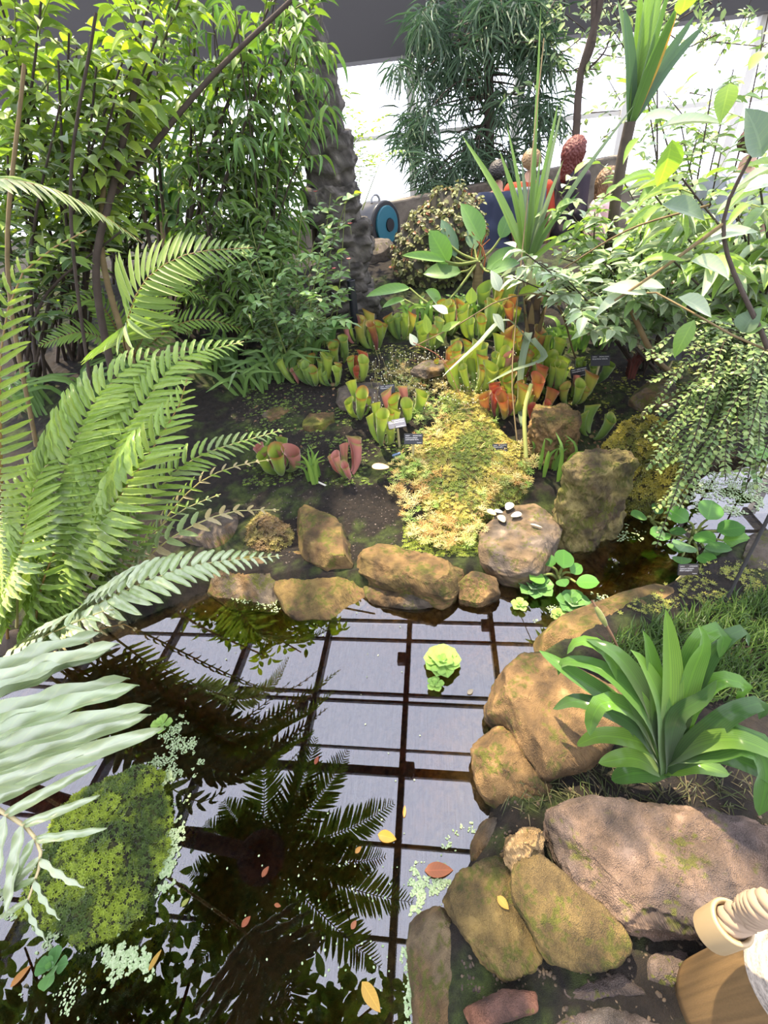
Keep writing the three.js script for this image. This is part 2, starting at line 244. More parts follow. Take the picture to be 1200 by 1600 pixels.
// outline: pixels of the top's edge, each with the height of the top there; the stone goes down by t
function rock(name, label, pts, h, t, { bev = 0.03, dome = 0.012, taper = 0.92, amp = 0.012, color = SAND, color2 = BROWN, moss = 0.35, N = 84, sd = 1, group, world, chips = 14, detail = 34 } = {}) {
  let top = world ?? pts.map(([x, y, hh]) => onY(x, y, hh ?? h));
  let P = []; const per = top.map((q, i) => q.distanceTo(top[(i + 1) % top.length])), tot = per.reduce((a, b) => a + b, 0), c = V(0, 0, 0);
  for (let i = 0, e = 0, acc = 0; i < N; i++) { const s = i / N * tot; while (s > acc + per[e]) { acc += per[e]; e++; } P.push(top[e].clone().lerp(top[(e + 1) % top.length], (s - acc) / per[e])); }
  for (let k = 0; k < (world ? 6 : 3); k++) P = P.map((q, i) => q.clone().multiplyScalar(0.5).addScaledVector(P[(i + 1) % N], 0.25).addScaledVector(P[(i + N - 1) % N], 0.25)); P.forEach((p) => c.add(p)); c.multiplyScalar(1 / N);
  if (!world) P.forEach((q) => { q.x = c.x + (q.x - c.x) * 1.07; q.z = c.z + (q.z - c.z) * 1.07; });   // what chipping takes off
  const R = P.reduce((s, p) => s + Math.hypot(p.x - c.x, p.z - c.z), 0) / N, b = Math.min(bev, R * 0.3) / R;
  const tabR = new Float32Array(721), tabH = new Float32Array(721), an = P.map((p) => Math.atan2(p.z - c.z, p.x - c.x));
  for (let k = 0; k <= 720; k++) { // where a ray from the middle leaves the outline
    const a = (k / 720 * 2 - 1) * Math.PI, dx = Math.cos(a), dz = Math.sin(a); let best = -1, hh = c.y;
    for (let i = 0; i < N; i++) { const p = P[i], q = P[(i + 1) % N], ex = q.x - p.x, ez = q.z - p.z, den = dx * ez - dz * ex; if (Math.abs(den) < 1e-9) continue; const px = p.x - c.x, pz = p.z - c.z, r = (px * ez - pz * ex) / den, u = (px * dz - pz * dx) / den; if (r > 0 && u >= -1e-4 && u <= 1.0001 && r > best) { best = r; hh = lerp(p.y, q.y, u); } }
    tabR[k] = best > 0 ? best : R; tabH[k] = hh;
  }
  let g = new THREE.IcosahedronGeometry(1, detail); g.deleteAttribute('uv'); g.deleteAttribute('normal'); g = mergeVertices(g, 1e-4);
  { const q = g.attributes.position; for (let i = 0; i < q.count; i++) {
    const x = q.getX(i), y = q.getY(i), z = q.getZ(i), f = ((Math.atan2(z, x) / Math.PI + 1) / 2) * 720, k0 = Math.min(719, Math.floor(f)), RR = lerp(tabR[k0], tabR[k0 + 1], f - k0), hh = lerp(tabH[k0], tabH[k0 + 1], f - k0), el = Math.asin(clamp(y, -1, 1)) / (Math.PI / 2), b0 = Math.min(bev, RR * 0.45, t * 0.6); let s, yy;
    if (el > 0.4) { s = (1 - el) / 0.6; const e = (1 - s) * RR; yy = lerp(c.y, hh, s) + dome * (1 - s * s) - (e < b0 ? b0 * (1 - Math.sqrt(Math.max(0, 1 - (1 - e / b0) ** 2))) * 0.9 : 0); s = s * RR; }
    else if (el > -0.75) { const v = (0.4 - el) / 1.15; yy = hh - b0 * 0.9 - (t - b0 * 0.9) * v; s = RR * lerp(1, taper, v); }
    else { s = RR * taper * (1 + el) / 0.25; yy = lerp(c.y, hh, (1 + el) / 0.25) - t; }
    const hd = Math.hypot(x, z) || 1; q.setXYZ(i, c.x + x / hd * s, yy, c.z + z / hd * s);
  } g.computeVertexNormals(); }
  const hr = (k) => { const x = Math.sin(sd * 91.7 + k * 47.3) * 43758.5453; return x - Math.floor(x); };
  for (let k = 0; k < chips; k++) { const an = hr(k) * 6.283, pn = V(Math.cos(an), 0.15 + 1.1 * hr(k + 50), Math.sin(an)).normalize(); let mx = -9; for (const q of P) mx = Math.max(mx, pn.dot(q)); mx -= bev * 0.4 + R * 0.2 * hr(k + 90); const q = g.attributes.position; for (let i = 0; i < q.count; i++) { const e = pn.x * q.getX(i) + pn.y * q.getY(i) + pn.z * q.getZ(i) - mx; if (e > 0) q.setXYZ(i, q.getX(i) - pn.x * e, q.getY(i) - pn.y * e, q.getZ(i) - pn.z * e); } }
  g.computeVertexNormals();
  const a = g.attributes.position, nn = g.attributes.normal; 
  const col = [], uv = [], k = C(0, 0, 0), e = sd * 3.7;
  for (let i = 0; i < a.count; i++) {
    const x = a.getX(i), y = a.getY(i), z = a.getZ(i), l = fbm(x * 6 + e, y * 9, z * 6, 3), r = Math.abs(fbm(x * 17 + e, y * 17, z * 17 - e, 3)), q = 0.8 * amp * l - amp * 0.5 * r + amp * 0.12 * noise(x * 60, y * 60, z * 60 + e);
    a.setXYZ(i, x + g.attributes.normal.getX(i) * q, y + g.attributes.normal.getY(i) * q, z + g.attributes.normal.getZ(i) * q);
    k.copy(color).lerp(color2, smooth(fbm(x * 5 + e, y * 5, z * 5 + 9, 4), -0.25, 0.35)).multiplyScalar(1 + 0.25 * noise(x * 22, y * 22, z * 22));
    const mm = smooth(fbm(x * 7, y * 7 + e, z * 7) + 0.45 * noise(x * 70, y * 70, z * 70) + 0.25 * noise(x * 30, y * 30, z * 30) + moss - 0.55, 0, 0.22); k.lerp(MOSS, mm * 0.85);
    col.push(Math.max(0.01, k.r), Math.max(0.01, k.g), Math.max(0.005, k.b)); uv.push(x + 0.6 * y, z + 0.8 * y);
  }
  g.setAttribute('color', new THREE.Float32BufferAttribute(col, 3)); g.setAttribute('uv', new THREE.Float32BufferAttribute(uv, 2)); g.computeVertexNormals();
  const base = V(c.x, c.y - t, c.z), m = solo(name, rel(g, base), rockMat, label, 'stone', group); m.position.copy(base); return m;
}
rock('edging_stone', 'brown angular stone on the far bank, beside the dark soil hollow', [[452, 792], [480, 780], [520, 800], [550, 840], [546, 868], [520, 878], [470, 858], [456, 825]], 0.17, 0.2, { sd: 1, color: BROWN, color2: OCHRE, moss: 0.42, bev: 0.035 });
rock('edging_stone', 'flat olive-brown slab sloping down into the pond, its lower edge under water', [[436, 862, 0.1], [490, 862, 0.1], [550, 882, 0.09], [570, 925, 0.04], [532, 962, 0.012], [452, 966, 0.008], [428, 912, 0.05]], 0.06, 0.34, { sd: 2, color: OCHRE, color2: BROWN, moss: 0.42, bev: 0.015, taper: 1.12, chips: 5 });
rock('edging_stone', 'long ridged sandstone boulder at the middle of the far bank', [[549, 858], [580, 845], [640, 850], [700, 862], [725, 880], [715, 905], [690, 918], [640, 905], [590, 895], [555, 878]], 0.15, 0.18, { sd: 3, color: SAND, color2: OCHRE, moss: 0.38, bev: 0.05, amp: 0.018 });
rock('edging_stone', 'dark narrow stone wedged below the long ridged boulder', [[560, 905], [610, 905], [660, 925], [690, 938], [640, 945], [580, 935]], 0.035, 0.14, { sd: 4, color: DARK, color2: BROWN, moss: 0.3 });
rock('edging_stone', 'small round brown stone between ridged boulder and shell-topped stone', [[716, 900], [745, 886], [783, 897], [782, 918], [750, 932], [718, 925]], 0.08, 0.12, { sd: 5, color: BROWN, color2: SAND, moss: 0.4, bev: 0.045, dome: 0.03 });
rock('flat_stone', 'flat pale stone with mussel shells lying on it', [[752, 812], [790, 790], [850, 785], [878, 815], [868, 860], [840, 882], [790, 880], [752, 862]], 0.15, 0.2, { sd: 6, dome: 0.004, color: C(0.26, 0.18, 0.1), color2: GREY, moss: 0.22, bev: 0.018 });
rock('edging_stone', 'mossy dark slab tilting into the water under the grey fern frond', [[330, 876, 0.1], [400, 862, 0.12], [430, 900, 0.07], [430, 950, 0.01], [360, 945, 0.012], [318, 915, 0.05]], 0.06, 0.3, { sd: 7, color: BROWN, color2: DARK, moss: 0.5, taper: 1.1 });
rock('edging_stone', 'shadowed flat stone beneath the fern, behind the brown moss tuft', [[270, 805], [330, 775], [380, 770], [375, 820], [330, 850], [262, 850]], 0.15, 0.2, { sd: 8, color: GREY, color2: BROWN, moss: 0.4 });
rock('edging_stone', 'long low stone behind the strap-leaved plant, along the channel', [[838, 985], [880, 958], [960, 925], [1042, 908], [1060, 930], [1010, 955], [950, 985], [880, 1008], [845, 1008]], 0.09, 0.2, { sd: 9, color: SAND, color2: OCHRE, moss: 0.38, bev: 0.035 });
rock('edging_stone', 'large sandstone boulder at the pond edge, beside the strap-leaved plant', [[762, 1068], [780, 1040], [838, 1005], [890, 1020], [960, 1060], [985, 1110], [950, 1165], [915, 1185], [850, 1198], [815, 1150], [800, 1105], [765, 1090]], 0.2, 0.3, { sd: 10, color: C(0.29, 0.175, 0.07), color2: BROWN, moss: 0.25, bev: 0.05, amp: 0.016 });
rock('edging_stone', 'rounded brown stone half under the large sandstone boulder', [[742, 1150], [765, 1125], [800, 1120], [850, 1160], [870, 1225], [845, 1262], [800, 1258], [755, 1225], [743, 1190]], 0.12, 0.22, { sd: 11, color: SAND, color2: BROWN, moss: 0.35, bev: 0.06, amp: 0.016 });
rock('slab_stone', 'biggest slab, purple-grey with a mossy front edge, below the strap-leaved plant', [[862, 1262], [900, 1242], [1000, 1252], [1110, 1265], [1240, 1290], [1290, 1400], [1180, 1470], [1080, 1445], [1000, 1440], [930, 1390], [885, 1335]], 0.23, 0.26, { sd: 12, color: C(0.2, 0.135, 0.095), color2: C(0.115, 0.085, 0.072), moss: 0.2, bev: 0.028, amp: 0.02, dome: 0.006, N: 110, detail: 48 });
rock('slab_stone', 'square olive slab with a yellow leaf on it', [[692, 1405], [715, 1360], [775, 1340], [805, 1352], [815, 1420], [850, 1490], [835, 1510], [790, 1525], [735, 1480]], 0.13, 0.12, { sd: 13, color: C(0.2, 0.14, 0.045), color2: OCHRE, moss: 0.36, bev: 0.016, amp: 0.016, dome: 0.006, chips: 5 });
rock('slab_stone', 'pointed olive slab leaning on the square slab', [[808, 1318], [845, 1335], [890, 1370], [940, 1415], [985, 1468], [975, 1500], [920, 1512], [860, 1500], [835, 1450], [805, 1400]], 0.19, 0.1, { sd: 14, color: C(0.21, 0.145, 0.045), color2: C(0.16, 0.11, 0.04), moss: 0.34, bev: 0.012, amp: 0.012, dome: 0.004, chips: 2 });
rock('edging_stone', 'mossy sloping stone at the water edge below the square slab', [[640, 1430, 0.03], [690, 1412, 0.06], [738, 1470, 0.09], [768, 1545, 0.09], [775, 1650, 0.07], [655, 1680, 0.03], [640, 1560, 0.02], [634, 1490, 0.02]], 0.05, 0.28, { sd: 15, chips: 4, color: C(0.22, 0.16, 0.085), color2: BROWN, moss: 0.42, bev: 0.05 });
rock('brick_fragment', 'reddish brick-like fragment at the bottom beside the mossy sloping stone', [[724, 1574], [790, 1546], [836, 1550], [838, 1580], [740, 1612]], 0.13, 0.09, { sd: 16, chips: 1, color: C(0.3, 0.13, 0.07), color2: C(0.2, 0.1, 0.07), moss: 0.05, bev: 0.012, amp: 0.005 });
rock('edging_stone', 'dark wedge of stone at the waterline left of the pale nodule', [[752, 1282], [790, 1268], [812, 1290], [790, 1340], [742, 1345], [738, 1315]], 0.05, 0.2, { sd: 18, color: BROWN, color2: DARK, moss: 0.35 });
rock('flint_nodule', 'pale knobbly flint nodule between the slabs', [[786, 1318], [800, 1296], [828, 1286], [853, 1292], [852, 1320], [840, 1345], [808, 1355], [790, 1340]], 0.21, 0.17, { sd: 19, chips: 2, color: C(0.5, 0.34, 0.16), color2: C(0.42, 0.27, 0.11), moss: 0, bev: 0.04, dome: 0.02, amp: 0.03 });
rock('flat_stone', 'grey flat slate lying in the moss behind the label', [[520, 612], [545, 598], [590, 592], [610, 600], [598, 622], [560, 634], [528, 628]], 0.40, 0.06, { sd: 20, color: GREY, color2: C(0.16, 0.13, 0.1), moss: 0.1, bev: 0.015, amp: 0.008 });
rock('flat_stone', 'small mossy flat stone in front of the grey slate', [[470, 650], [495, 638], [522, 635], [528, 655], [500, 668], [474, 666]], 0.33, 0.06, { sd: 21, color: BROWN, color2: MOSS, moss: 0.55, bev: 0.015 });
rock('block_stone', 'squared block with lit top and dark mossy face behind the green tuft', [[832, 650], [838, 632], [880, 630], [908, 642], [905, 655], [870, 662]], 0.45, 0.3, { sd: 22, color: SAND, color2: OCHRE, moss: 0.35, bev: 0.012, taper: 1.08, amp: 0.03, chips: 3 });
rock('edging_stone', 'grey rounded stone on the far side of the channel at the frame edge', [[1142, 860], [1165, 835], [1230, 815], [1300, 860], [1250, 905], [1160, 895]], 0.1, 0.2, { sd: 23, color: GREY, color2: DARK, moss: 0.4, bev: 0.05 });
rock('edging_stone', 'flat stone strip lit grey at the back of the pitcher plants', [[640, 575], [670, 562], [700, 560], [705, 572], [665, 582]], 0.5, 0.05, { sd: 24, color: GREY, color2: SAND, moss: 0.2, bev: 0.012 });
rock('edging_stone', 'mossy ledge stone left of the grey slate in deep shade', [[400, 648], [440, 625], [480, 622], [470, 640], [420, 655]], 0.35, 0.06, { sd: 25, color: DARK, color2: BROWN, moss: 0.5, bev: 0.015 });
rock('flat_stone', 'dull stone by the red-stemmed tuft under the arching branch', [[985, 610], [1010, 590], [1050, 590], [1062, 612], [1030, 625]], 0.45, 0.1, { sd: 26, color: DARK, color2: BROWN, moss: 0.55, bev: 0.02 });
{ // standing rock, like a stump: steep ribbed sides, flat top
  const m = rock('standing_rock', 'upright stump-like rock with a flat lichen top and a dark ribbed face', [[884, 728, 0.45], [898, 708, 0.47], [925, 702, 0.47], [965, 697, 0.48], [999, 708, 0.46], [990, 722, 0.45], [968, 726, 0.46], [955, 738, 0.45], [925, 745, 0.43], [902, 742, 0.43]], 0.47, 0.62, { sd: 30, color: C(0.28, 0.23, 0.08), color2: C(0.12, 0.085, 0.04), moss: 0.5, bev: 0.02, taper: 1.2, amp: 0.036, N: 130, chips: 1 });
}
{ // flagstones of the path by the post
  const F0 = [[[850, 1590], [950, 1560], [1030, 1585], [1030, 1650], [860, 1660]], [[1000, 1492], [1060, 1475], [1100, 1500], [1050, 1545], [1005, 1535]], [[865, 1545], [930, 1528], [985, 1515], [1020, 1555], [960, 1558], [880, 1582]]];
  F0.forEach((p, i) => rock('flagstone', ['pale streaked flagstone at the bottom edge beside the post', 'dark slaty flagstone against the foot of the post', 'flat slate piece below the pointed slab'][i], p, 0.1, 0.06, { sd: 40 + i, color: i ? C(0.14, 0.105, 0.085) : C(0.22, 0.19, 0.16), color2: C(0.15, 0.11, 0.1), moss: 0.1, bev: 0.01, amp: 0.008 }));
}

// ---------------------------------------------------------------- leaf shapes
const G = {
  ovate: leafGeo({ a: 0.72, b: 0.95, curl: 0.12, fold: 0.22 }), ovate2: leafGeo({ a: 0.78, b: 0.9, curl: 0.3, fold: 0.3 }), lance: leafGeo({ a: 0.66, b: 0.85, curl: 0.25, fold: 0.3, n: 6 }), lance2: leafGeo({ a: 0.7, b: 0.8, curl: 0.5, fold: 0.25, n: 7 }),
  round: leafGeo({ a: 0.95, b: 0.55, curl: 0.08, fold: 0.12, n: 7 }), pinna: leafGeo({ a: 0.6, b: 0.42, curl: 0.28, fold: 0.25, n: 12, wave: 0.022 }), pinnaFlat: leafGeo({ a: 0.6, b: 0.45, curl: 0.1, fold: 0.1, n: 6 }),
  needle: leafGeo({ a: 0.7, b: 0.6, curl: 0.3, fold: 0.1, n: 3 }), tiny: leafGeo({ a: 0.85, b: 0.8, curl: 0.1, fold: 0.2, n: 3 }), obovate: leafGeo({ a: 1.75, b: 0.75, curl: -0.12, fold: 0.35, n: 7 }),
};
const upish = (p, k = 0.6) => EYE.clone().sub(p).normalize().multiplyScalar(k).add(V(0, 1, 0)).normalize();
// a leaf from one point to another
function leafTo(pl, geo, mat, a, b, w, up) { const d = b.clone().sub(a), L = d.length(); pl.leaf(geo, mat, basis(a, d, up ?? upish(a).add(V(rr(-0.3, 0.3), 0, rr(-0.3, 0.3))), w, (w + L) / 2, L), L); }

// ---------------------------------------------------------------- ferns
const waxy = (r, g, b) => new THREE.MeshPhysicalMaterial({ color: C(r, g, b), roughness: 0.42, ior: 2.1, clearcoat: 0.6, clearcoatRoughness: 0.3, map: T.leaf, side: THREE.DoubleSide });   // opaque, glossy old fronds
let pinnaeLeft = 300;
function frond(fern, P, { L = 0.13, n = 44, mats, geo = G.pinna, wk = 0.16, prof = (t) => Math.pow(Math.sin(Math.PI * (0.1 + 0.9 * Math.pow(t, 0.85))), 0.65), tilt = 65, normal, lift = 0.15, r0 = 0.006, rm, single = true, start = 0.12 }) {
  const f = new THREE.Group(); f.name = 'frond'; fern.root.add(f);
  part('rachis', rel(tube(P, r0, r0 * 0.25, 18, 5), fern.base), rm, f);
  const c = curve(P), p = V(0, 0, 0), d = V(0, 0, 0), rest = [], off = fern.base.clone().negate();
  for (let i = 0; i < n; i++) {
    const t = lerp(start, 0.985, i / (n - 1)); c.getPointAt(t, p); c.getTangentAt(t, d);
    const up = normal ?? upish(p, 0.9), x = up.clone().cross(d).normalize(), y = d.clone().cross(x).normalize();
    for (const s of [-1, 1]) {
      const l = L * prof(t) * rr(0.92, 1.06), a = (tilt + rr(-5, 5) - 25 * t) * DEG, v = x.clone().multiplyScalar(s * Math.sin(a)).addScaledVector(d, Math.cos(a)).addScaledVector(y, lift + rr(-0.06, 0.06));
      if (l < 0.006) continue;
      const m = basis(p.clone().add(off), v, y.clone().addScaledVector(x, rr(-0.15, 0.15)), Math.max(l * wk, 0.008), l, l);
      if (single && pinnaeLeft > 0) { pinnaeLeft--; const q = part('pinna', geo, pick(mats), f); m.decompose(q.position, q.quaternion, q.scale); } else rest.push([m, pick(mats).color]);
    }
  }
  if (rest.length) instanced('pinnae', geo, whiteOf(mats[0]), rest.map((r) => r[0]), f, rest.map((r) => r[1]));
}
const px3 = (a) => a.map(([x, y, r]) => at(x, y, r));
{
  sreset(3);
  const base = onG(34, 1012), B = pxOf(base), r0 = base.distanceTo(EYE);
  const lime = ['0.30,0.42,0.035', '0.36,0.48,0.05', '0.24,0.36,0.03'].map((s) => leafMat(...s.split(',').map(Number), { tr: 0.5, coat: 0.4 }));
  const pale = [[0.3, 0.44, 0.06], [0.36, 0.5, 0.09], [0.26, 0.4, 0.05]].map((c) => leafMat(...c, { tr: 0.3, coat: 1, cr: 0.3 }));
  const silver = [[0.29, 0.37, 0.15], [0.33, 0.4, 0.19], [0.27, 0.36, 0.12]].map((c) => waxy(...c));
  const tan = [[0.5, 0.4, 0.24], [0.44, 0.34, 0.16]].map((c) => leafMat(...c, { tr: 0.3, coat: 0.3 }));
  const rach = std(0.36, 0.34, 0.12, { roughness: 0.5 }), rachB = std(0.2, 0.12, 0.03, { roughness: 0.5 });
  const fern = new Plant('hard_fern', 'big pale arching fern on the bank at the frame\'s left edge', 'fern', base);
  // crown: short scaly rhizome
  fern.own('crown', new THREE.SphereGeometry(0.07, 14, 10).scale(1, 0.9, 1).translate(base.x, base.y + 0.03, base.z), M.bark);
  const o = (dx, dy) => [34 + dx, 1000 + dy, r0 - 0.05];
  frond(fern, px3([o(10, 0), [100, 740, 1.75], [167, 606, 1.72], [234, 560, 1.75], [285, 558, 1.8]]), { L: 0.2, n: 54, mats: pale, rm: rach });
  frond(fern, px3([o(40, -20), [138, 790, 1.72], [217, 644, 1.68], [284, 564, 1.7], [381, 534, 1.76]]), { L: 0.2, n: 56, mats: pale, rm: rach });
  frond(fern, px3([o(46, -30), [184, 782, 1.6], [243, 694, 1.55], [284, 625, 1.55], [292, 592, 1.57]]), { L: 0.21, n: 46, mats: [...pale, lime[0]], rm: rachB });
  pinnaeLeft = Math.max(pinnaeLeft, 66);
  frond(fern, px3([o(110, -30), [209, 815, 1.75], [293, 723, 1.72], [443, 671, 1.8]]), { L: 0.14, n: 46, mats: [pale[0], pale[2], silver[2]], rm: rach, single: false });
  frond(fern, px3([o(60, -10), [170, 935, 1.62], [293, 886, 1.58], [441, 868, 1.64]]), { L: 0.14, n: 44, mats: silver, rm: rach, wk: 0.26, lift: 0.05 });
  frond(fern, px3([o(-22, 0), [2, 700, 1.62], [5, 520, 1.55], [40, 420, 1.56], [135, 360, 1.62]]), { L: 0.12, n: 54, mats: lime, rm: rachB, single: false });
  frond(fern, px3([o(-8, -20), [36, 850, 1.78], [66, 735, 1.74], [130, 690, 1.78]]), { L: 0.17, n: 40, mats: pale, rm: rach, single: false });
  frond(fern, px3([o(90, 10), [268, 840, 1.7], [360, 800, 1.7], [436, 797, 1.74]]), { L: 0.1, n: 26, mats: [...tan, silver[0]], rm: rach, single: false, wk: 0.3 });
  frond(fern, px3([o(70, -10), [200, 870, 1.8], [280, 800, 1.78], [345, 772, 1.82]]), { L: 0.09, n: 28, mats: [pale[2], silver[0]], rm: rach, single: false });
  frond(fern, px3([o(130, -40), [310, 755, 1.8], [370, 728, 1.8], [424, 718, 1.85]]), { L: 0.07, n: 26, mats: [tan[0], pale[0]], rm: rach, single: false });
  frond(fern, px3([o(-4, 10), [90, 985, 1.6], [160, 955, 1.58], [200, 950, 1.6]]), { L: 0.12, n: 22, mats: silver, rm: rach, single: false, wk: 0.3 });
  frond(fern, px3([o(30, 10), [150, 880, 1.85], [180, 760, 1.9], [215, 690, 1.95]]), { L: 0.13, n: 26, mats: [pale[2], pale[0], lime[2]], rm: rachB, single: false });
  frond(fern, px3([o(20, 0), [70, 900, 1.9], [110, 800, 1.95], [120, 700, 2.0]]), { L: 0.14, n: 26, mats: [pale[2], lime[2]], rm: rachB, single: false });
  frond(fern, px3([o(40, 20), [110, 1000, 1.75], [190, 975, 1.7], [215, 985, 1.66]]), { L: 0.08, n: 16, mats: tan, rm: rachB, single: false, lift: -0.2 });
  fern.finish();
  // near silvery frond of a second fern rooted off the frame
  const b2 = onG(-190, 1080), fern2 = new Plant('hard_fern', 'nearest silvery fern frond with wavy pinnae, hanging over the mossy hummock', 'fern', b2);
  fern2.own('crown', new THREE.SphereGeometry(0.06, 12, 8).translate(b2.x, b2.y + 0.02, b2.z), M.bark);
  pinnaeLeft = 90;
  const near = px3([[-95, 1085, 1.1], [-80, 1140, 1.05], [-52, 1205, 1.0], [-5, 1262, 0.97], [45, 1296, 0.96], [64, 1335, 0.96], [42, 1412, 0.99]]);
  fern2.stem([b2, at(-200, 1020, 1.5), near[0]], 0.008, 0.006, std(0.4, 0.32, 0.16), 'stipe');
  frond(fern2, near, { L: 0.27, n: 15, mats: [[0.3, 0.36, 0.18], [0.26, 0.33, 0.15], [0.33, 0.38, 0.21]].map((c) => waxy(...c)), rm: std(0.5, 0.42, 0.22), wk: 0.13, tilt: 74, lift: 0.02, start: 0.03, prof: (t) => t < 0.56 ? 1 : lerp(0.5, 0.22, (t - 0.56) / 0.44), normal: V(0.05, 0.9, 0.35), geo: leafGeo({ a: 0.6, b: 0.4, curl: 0.12, fold: 0.15, n: 16, wave: 0.03 }) });
  fern2.finish();
  // the mid-distance fern
  pinnaeLeft = 130;
  const b3 = onG(205, 575), fern3 = new Plant('sword_fern', 'fern with one backlit lime frond arching before the dark shrubbery', 'fern', b3), r3 = b3.distanceTo(EYE);
  const gm = [leafMat(0.28, 0.42, 0.05, { tr: 0.55 }), leafMat(0.22, 0.36, 0.04, { tr: 0.55 })], dm = [leafMat(0.2, 0.33, 0.05), leafMat(0.22, 0.36, 0.04)];
  frond(fern3, px3([[200, 560, r3 - 0.1], [198, 505, 2.5], [225, 440, 2.4], [290, 398, 2.35], [395, 387, 2.4]]), { L: 0.26, n: 36, mats: gm, rm: rachB, geo: G.pinnaFlat, wk: 0.13, tilt: 75, single: true, lift: -0.1, start: 0.42 });
  for (const [x, y, k] of [[330, 470, 0], [400, 520, 0], [90, 490, 0], [60, 540, 0], [300, 520, 0]]) frond(fern3, px3([[205, 560, r3 - 0.05], [lerp(205, x, 0.5), y - 20, r3 - 0.25], [x, y, r3 - 0.2]]), { L: 0.12, n: 26, mats: dm, rm: rachB, geo: G.pinnaFlat, wk: 0.16, single: false });
  fern3.finish();
  const b4 = onG(-60, 640), fern4 = new Plant('sword_fern', 'white-lit fern frond sloping across the upper shrubs at the frame\'s left edge', 'fern', b4);
  pinnaeLeft = 80;
  frond(fern4, px3([[-60, 600, 2.6], [-70, 380, 2.4], [-30, 285, 2.3], [60, 290, 2.25], [130, 318, 2.25], [224, 380, 2.3]]), { L: 0.16, n: 38, mats: [leafMat(0.3, 0.42, 0.12, { coat: 1, cr: 0.28 }), leafMat(0.3, 0.38, 0.14, { tr: 0.5 })], rm: rachB, geo: G.pinnaFlat, wk: 0.16, start: 0.3, normal: V(0.1, 1, 0.1), lift: -0.15 });
  fern4.finish();
  // tree fern whose crown hangs over the pond, above the frame; the water mirrors it
  const tb = V(-2.5, groundY(-2.5, -1.2), -1.2), top = V(-1.3, 2.85, -1.25), tf = new Plant('tree_fern', 'tall tree fern leaning over the pond, seen mirrored in the water', 'tree fern', tb);
  tf.stem([tb, V(-2.45, 1.2, -1.25), V(-1.9, 2.3, -1.3), top], 0.08, 0.06, M.bark, 'trunk', 16, 10);
  tf.own('crown', new THREE.SphereGeometry(0.2, 16, 12).scale(1, 0.7, 1).translate(top.x, top.y + 0.05, top.z), M.bark);
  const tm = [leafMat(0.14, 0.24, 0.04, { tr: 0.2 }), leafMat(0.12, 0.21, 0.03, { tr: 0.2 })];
  for (let k = 0; k < 15; k++) {
    let a = k * 2.399 + 0.3, R = rr(1.0, 1.35), e = V(Math.cos(a), 0, Math.sin(a)); if (e.x < -0.35) R *= 0.55;
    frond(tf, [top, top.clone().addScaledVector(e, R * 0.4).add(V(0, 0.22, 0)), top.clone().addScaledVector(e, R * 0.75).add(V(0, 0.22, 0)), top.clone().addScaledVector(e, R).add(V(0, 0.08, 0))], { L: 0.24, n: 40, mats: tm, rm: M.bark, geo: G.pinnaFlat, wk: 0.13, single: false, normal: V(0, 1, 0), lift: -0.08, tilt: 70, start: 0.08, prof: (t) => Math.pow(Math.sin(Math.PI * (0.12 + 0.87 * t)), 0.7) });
  }
  tf.finish();
}

{ // invented tree out of view, added to darken the reflection low in the pond
  sreset(4);
  const b = V(-2.6, groundY(-2.6, 0.9), 0.9), pl = new Plant('added_tree', 'added unseen tree overhead, darkening the reflection at the bottom of the pond', 'tree', b), mats = [leafMat(0.1, 0.19, 0.03, { tr: 0.25 }), leafMat(0.12, 0.22, 0.03, { tr: 0.25 })];
  pl.stem([b, V(-2.5, 1.6, 0.8), V(-2.0, 2.9, 0.4), V(-1.3, 3.7, 0.0)], 0.09, 0.05, M.bark, 'trunk', 14, 9);
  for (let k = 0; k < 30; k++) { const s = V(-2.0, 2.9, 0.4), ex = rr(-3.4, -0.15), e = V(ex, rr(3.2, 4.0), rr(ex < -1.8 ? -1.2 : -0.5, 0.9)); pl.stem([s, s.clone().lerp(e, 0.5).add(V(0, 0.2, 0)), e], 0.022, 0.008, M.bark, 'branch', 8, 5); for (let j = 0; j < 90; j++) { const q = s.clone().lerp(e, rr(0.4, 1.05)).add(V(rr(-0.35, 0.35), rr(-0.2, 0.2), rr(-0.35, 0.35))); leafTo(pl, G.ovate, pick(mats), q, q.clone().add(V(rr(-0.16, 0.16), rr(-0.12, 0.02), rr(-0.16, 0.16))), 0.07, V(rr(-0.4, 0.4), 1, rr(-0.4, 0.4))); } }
  pl.finish();
}
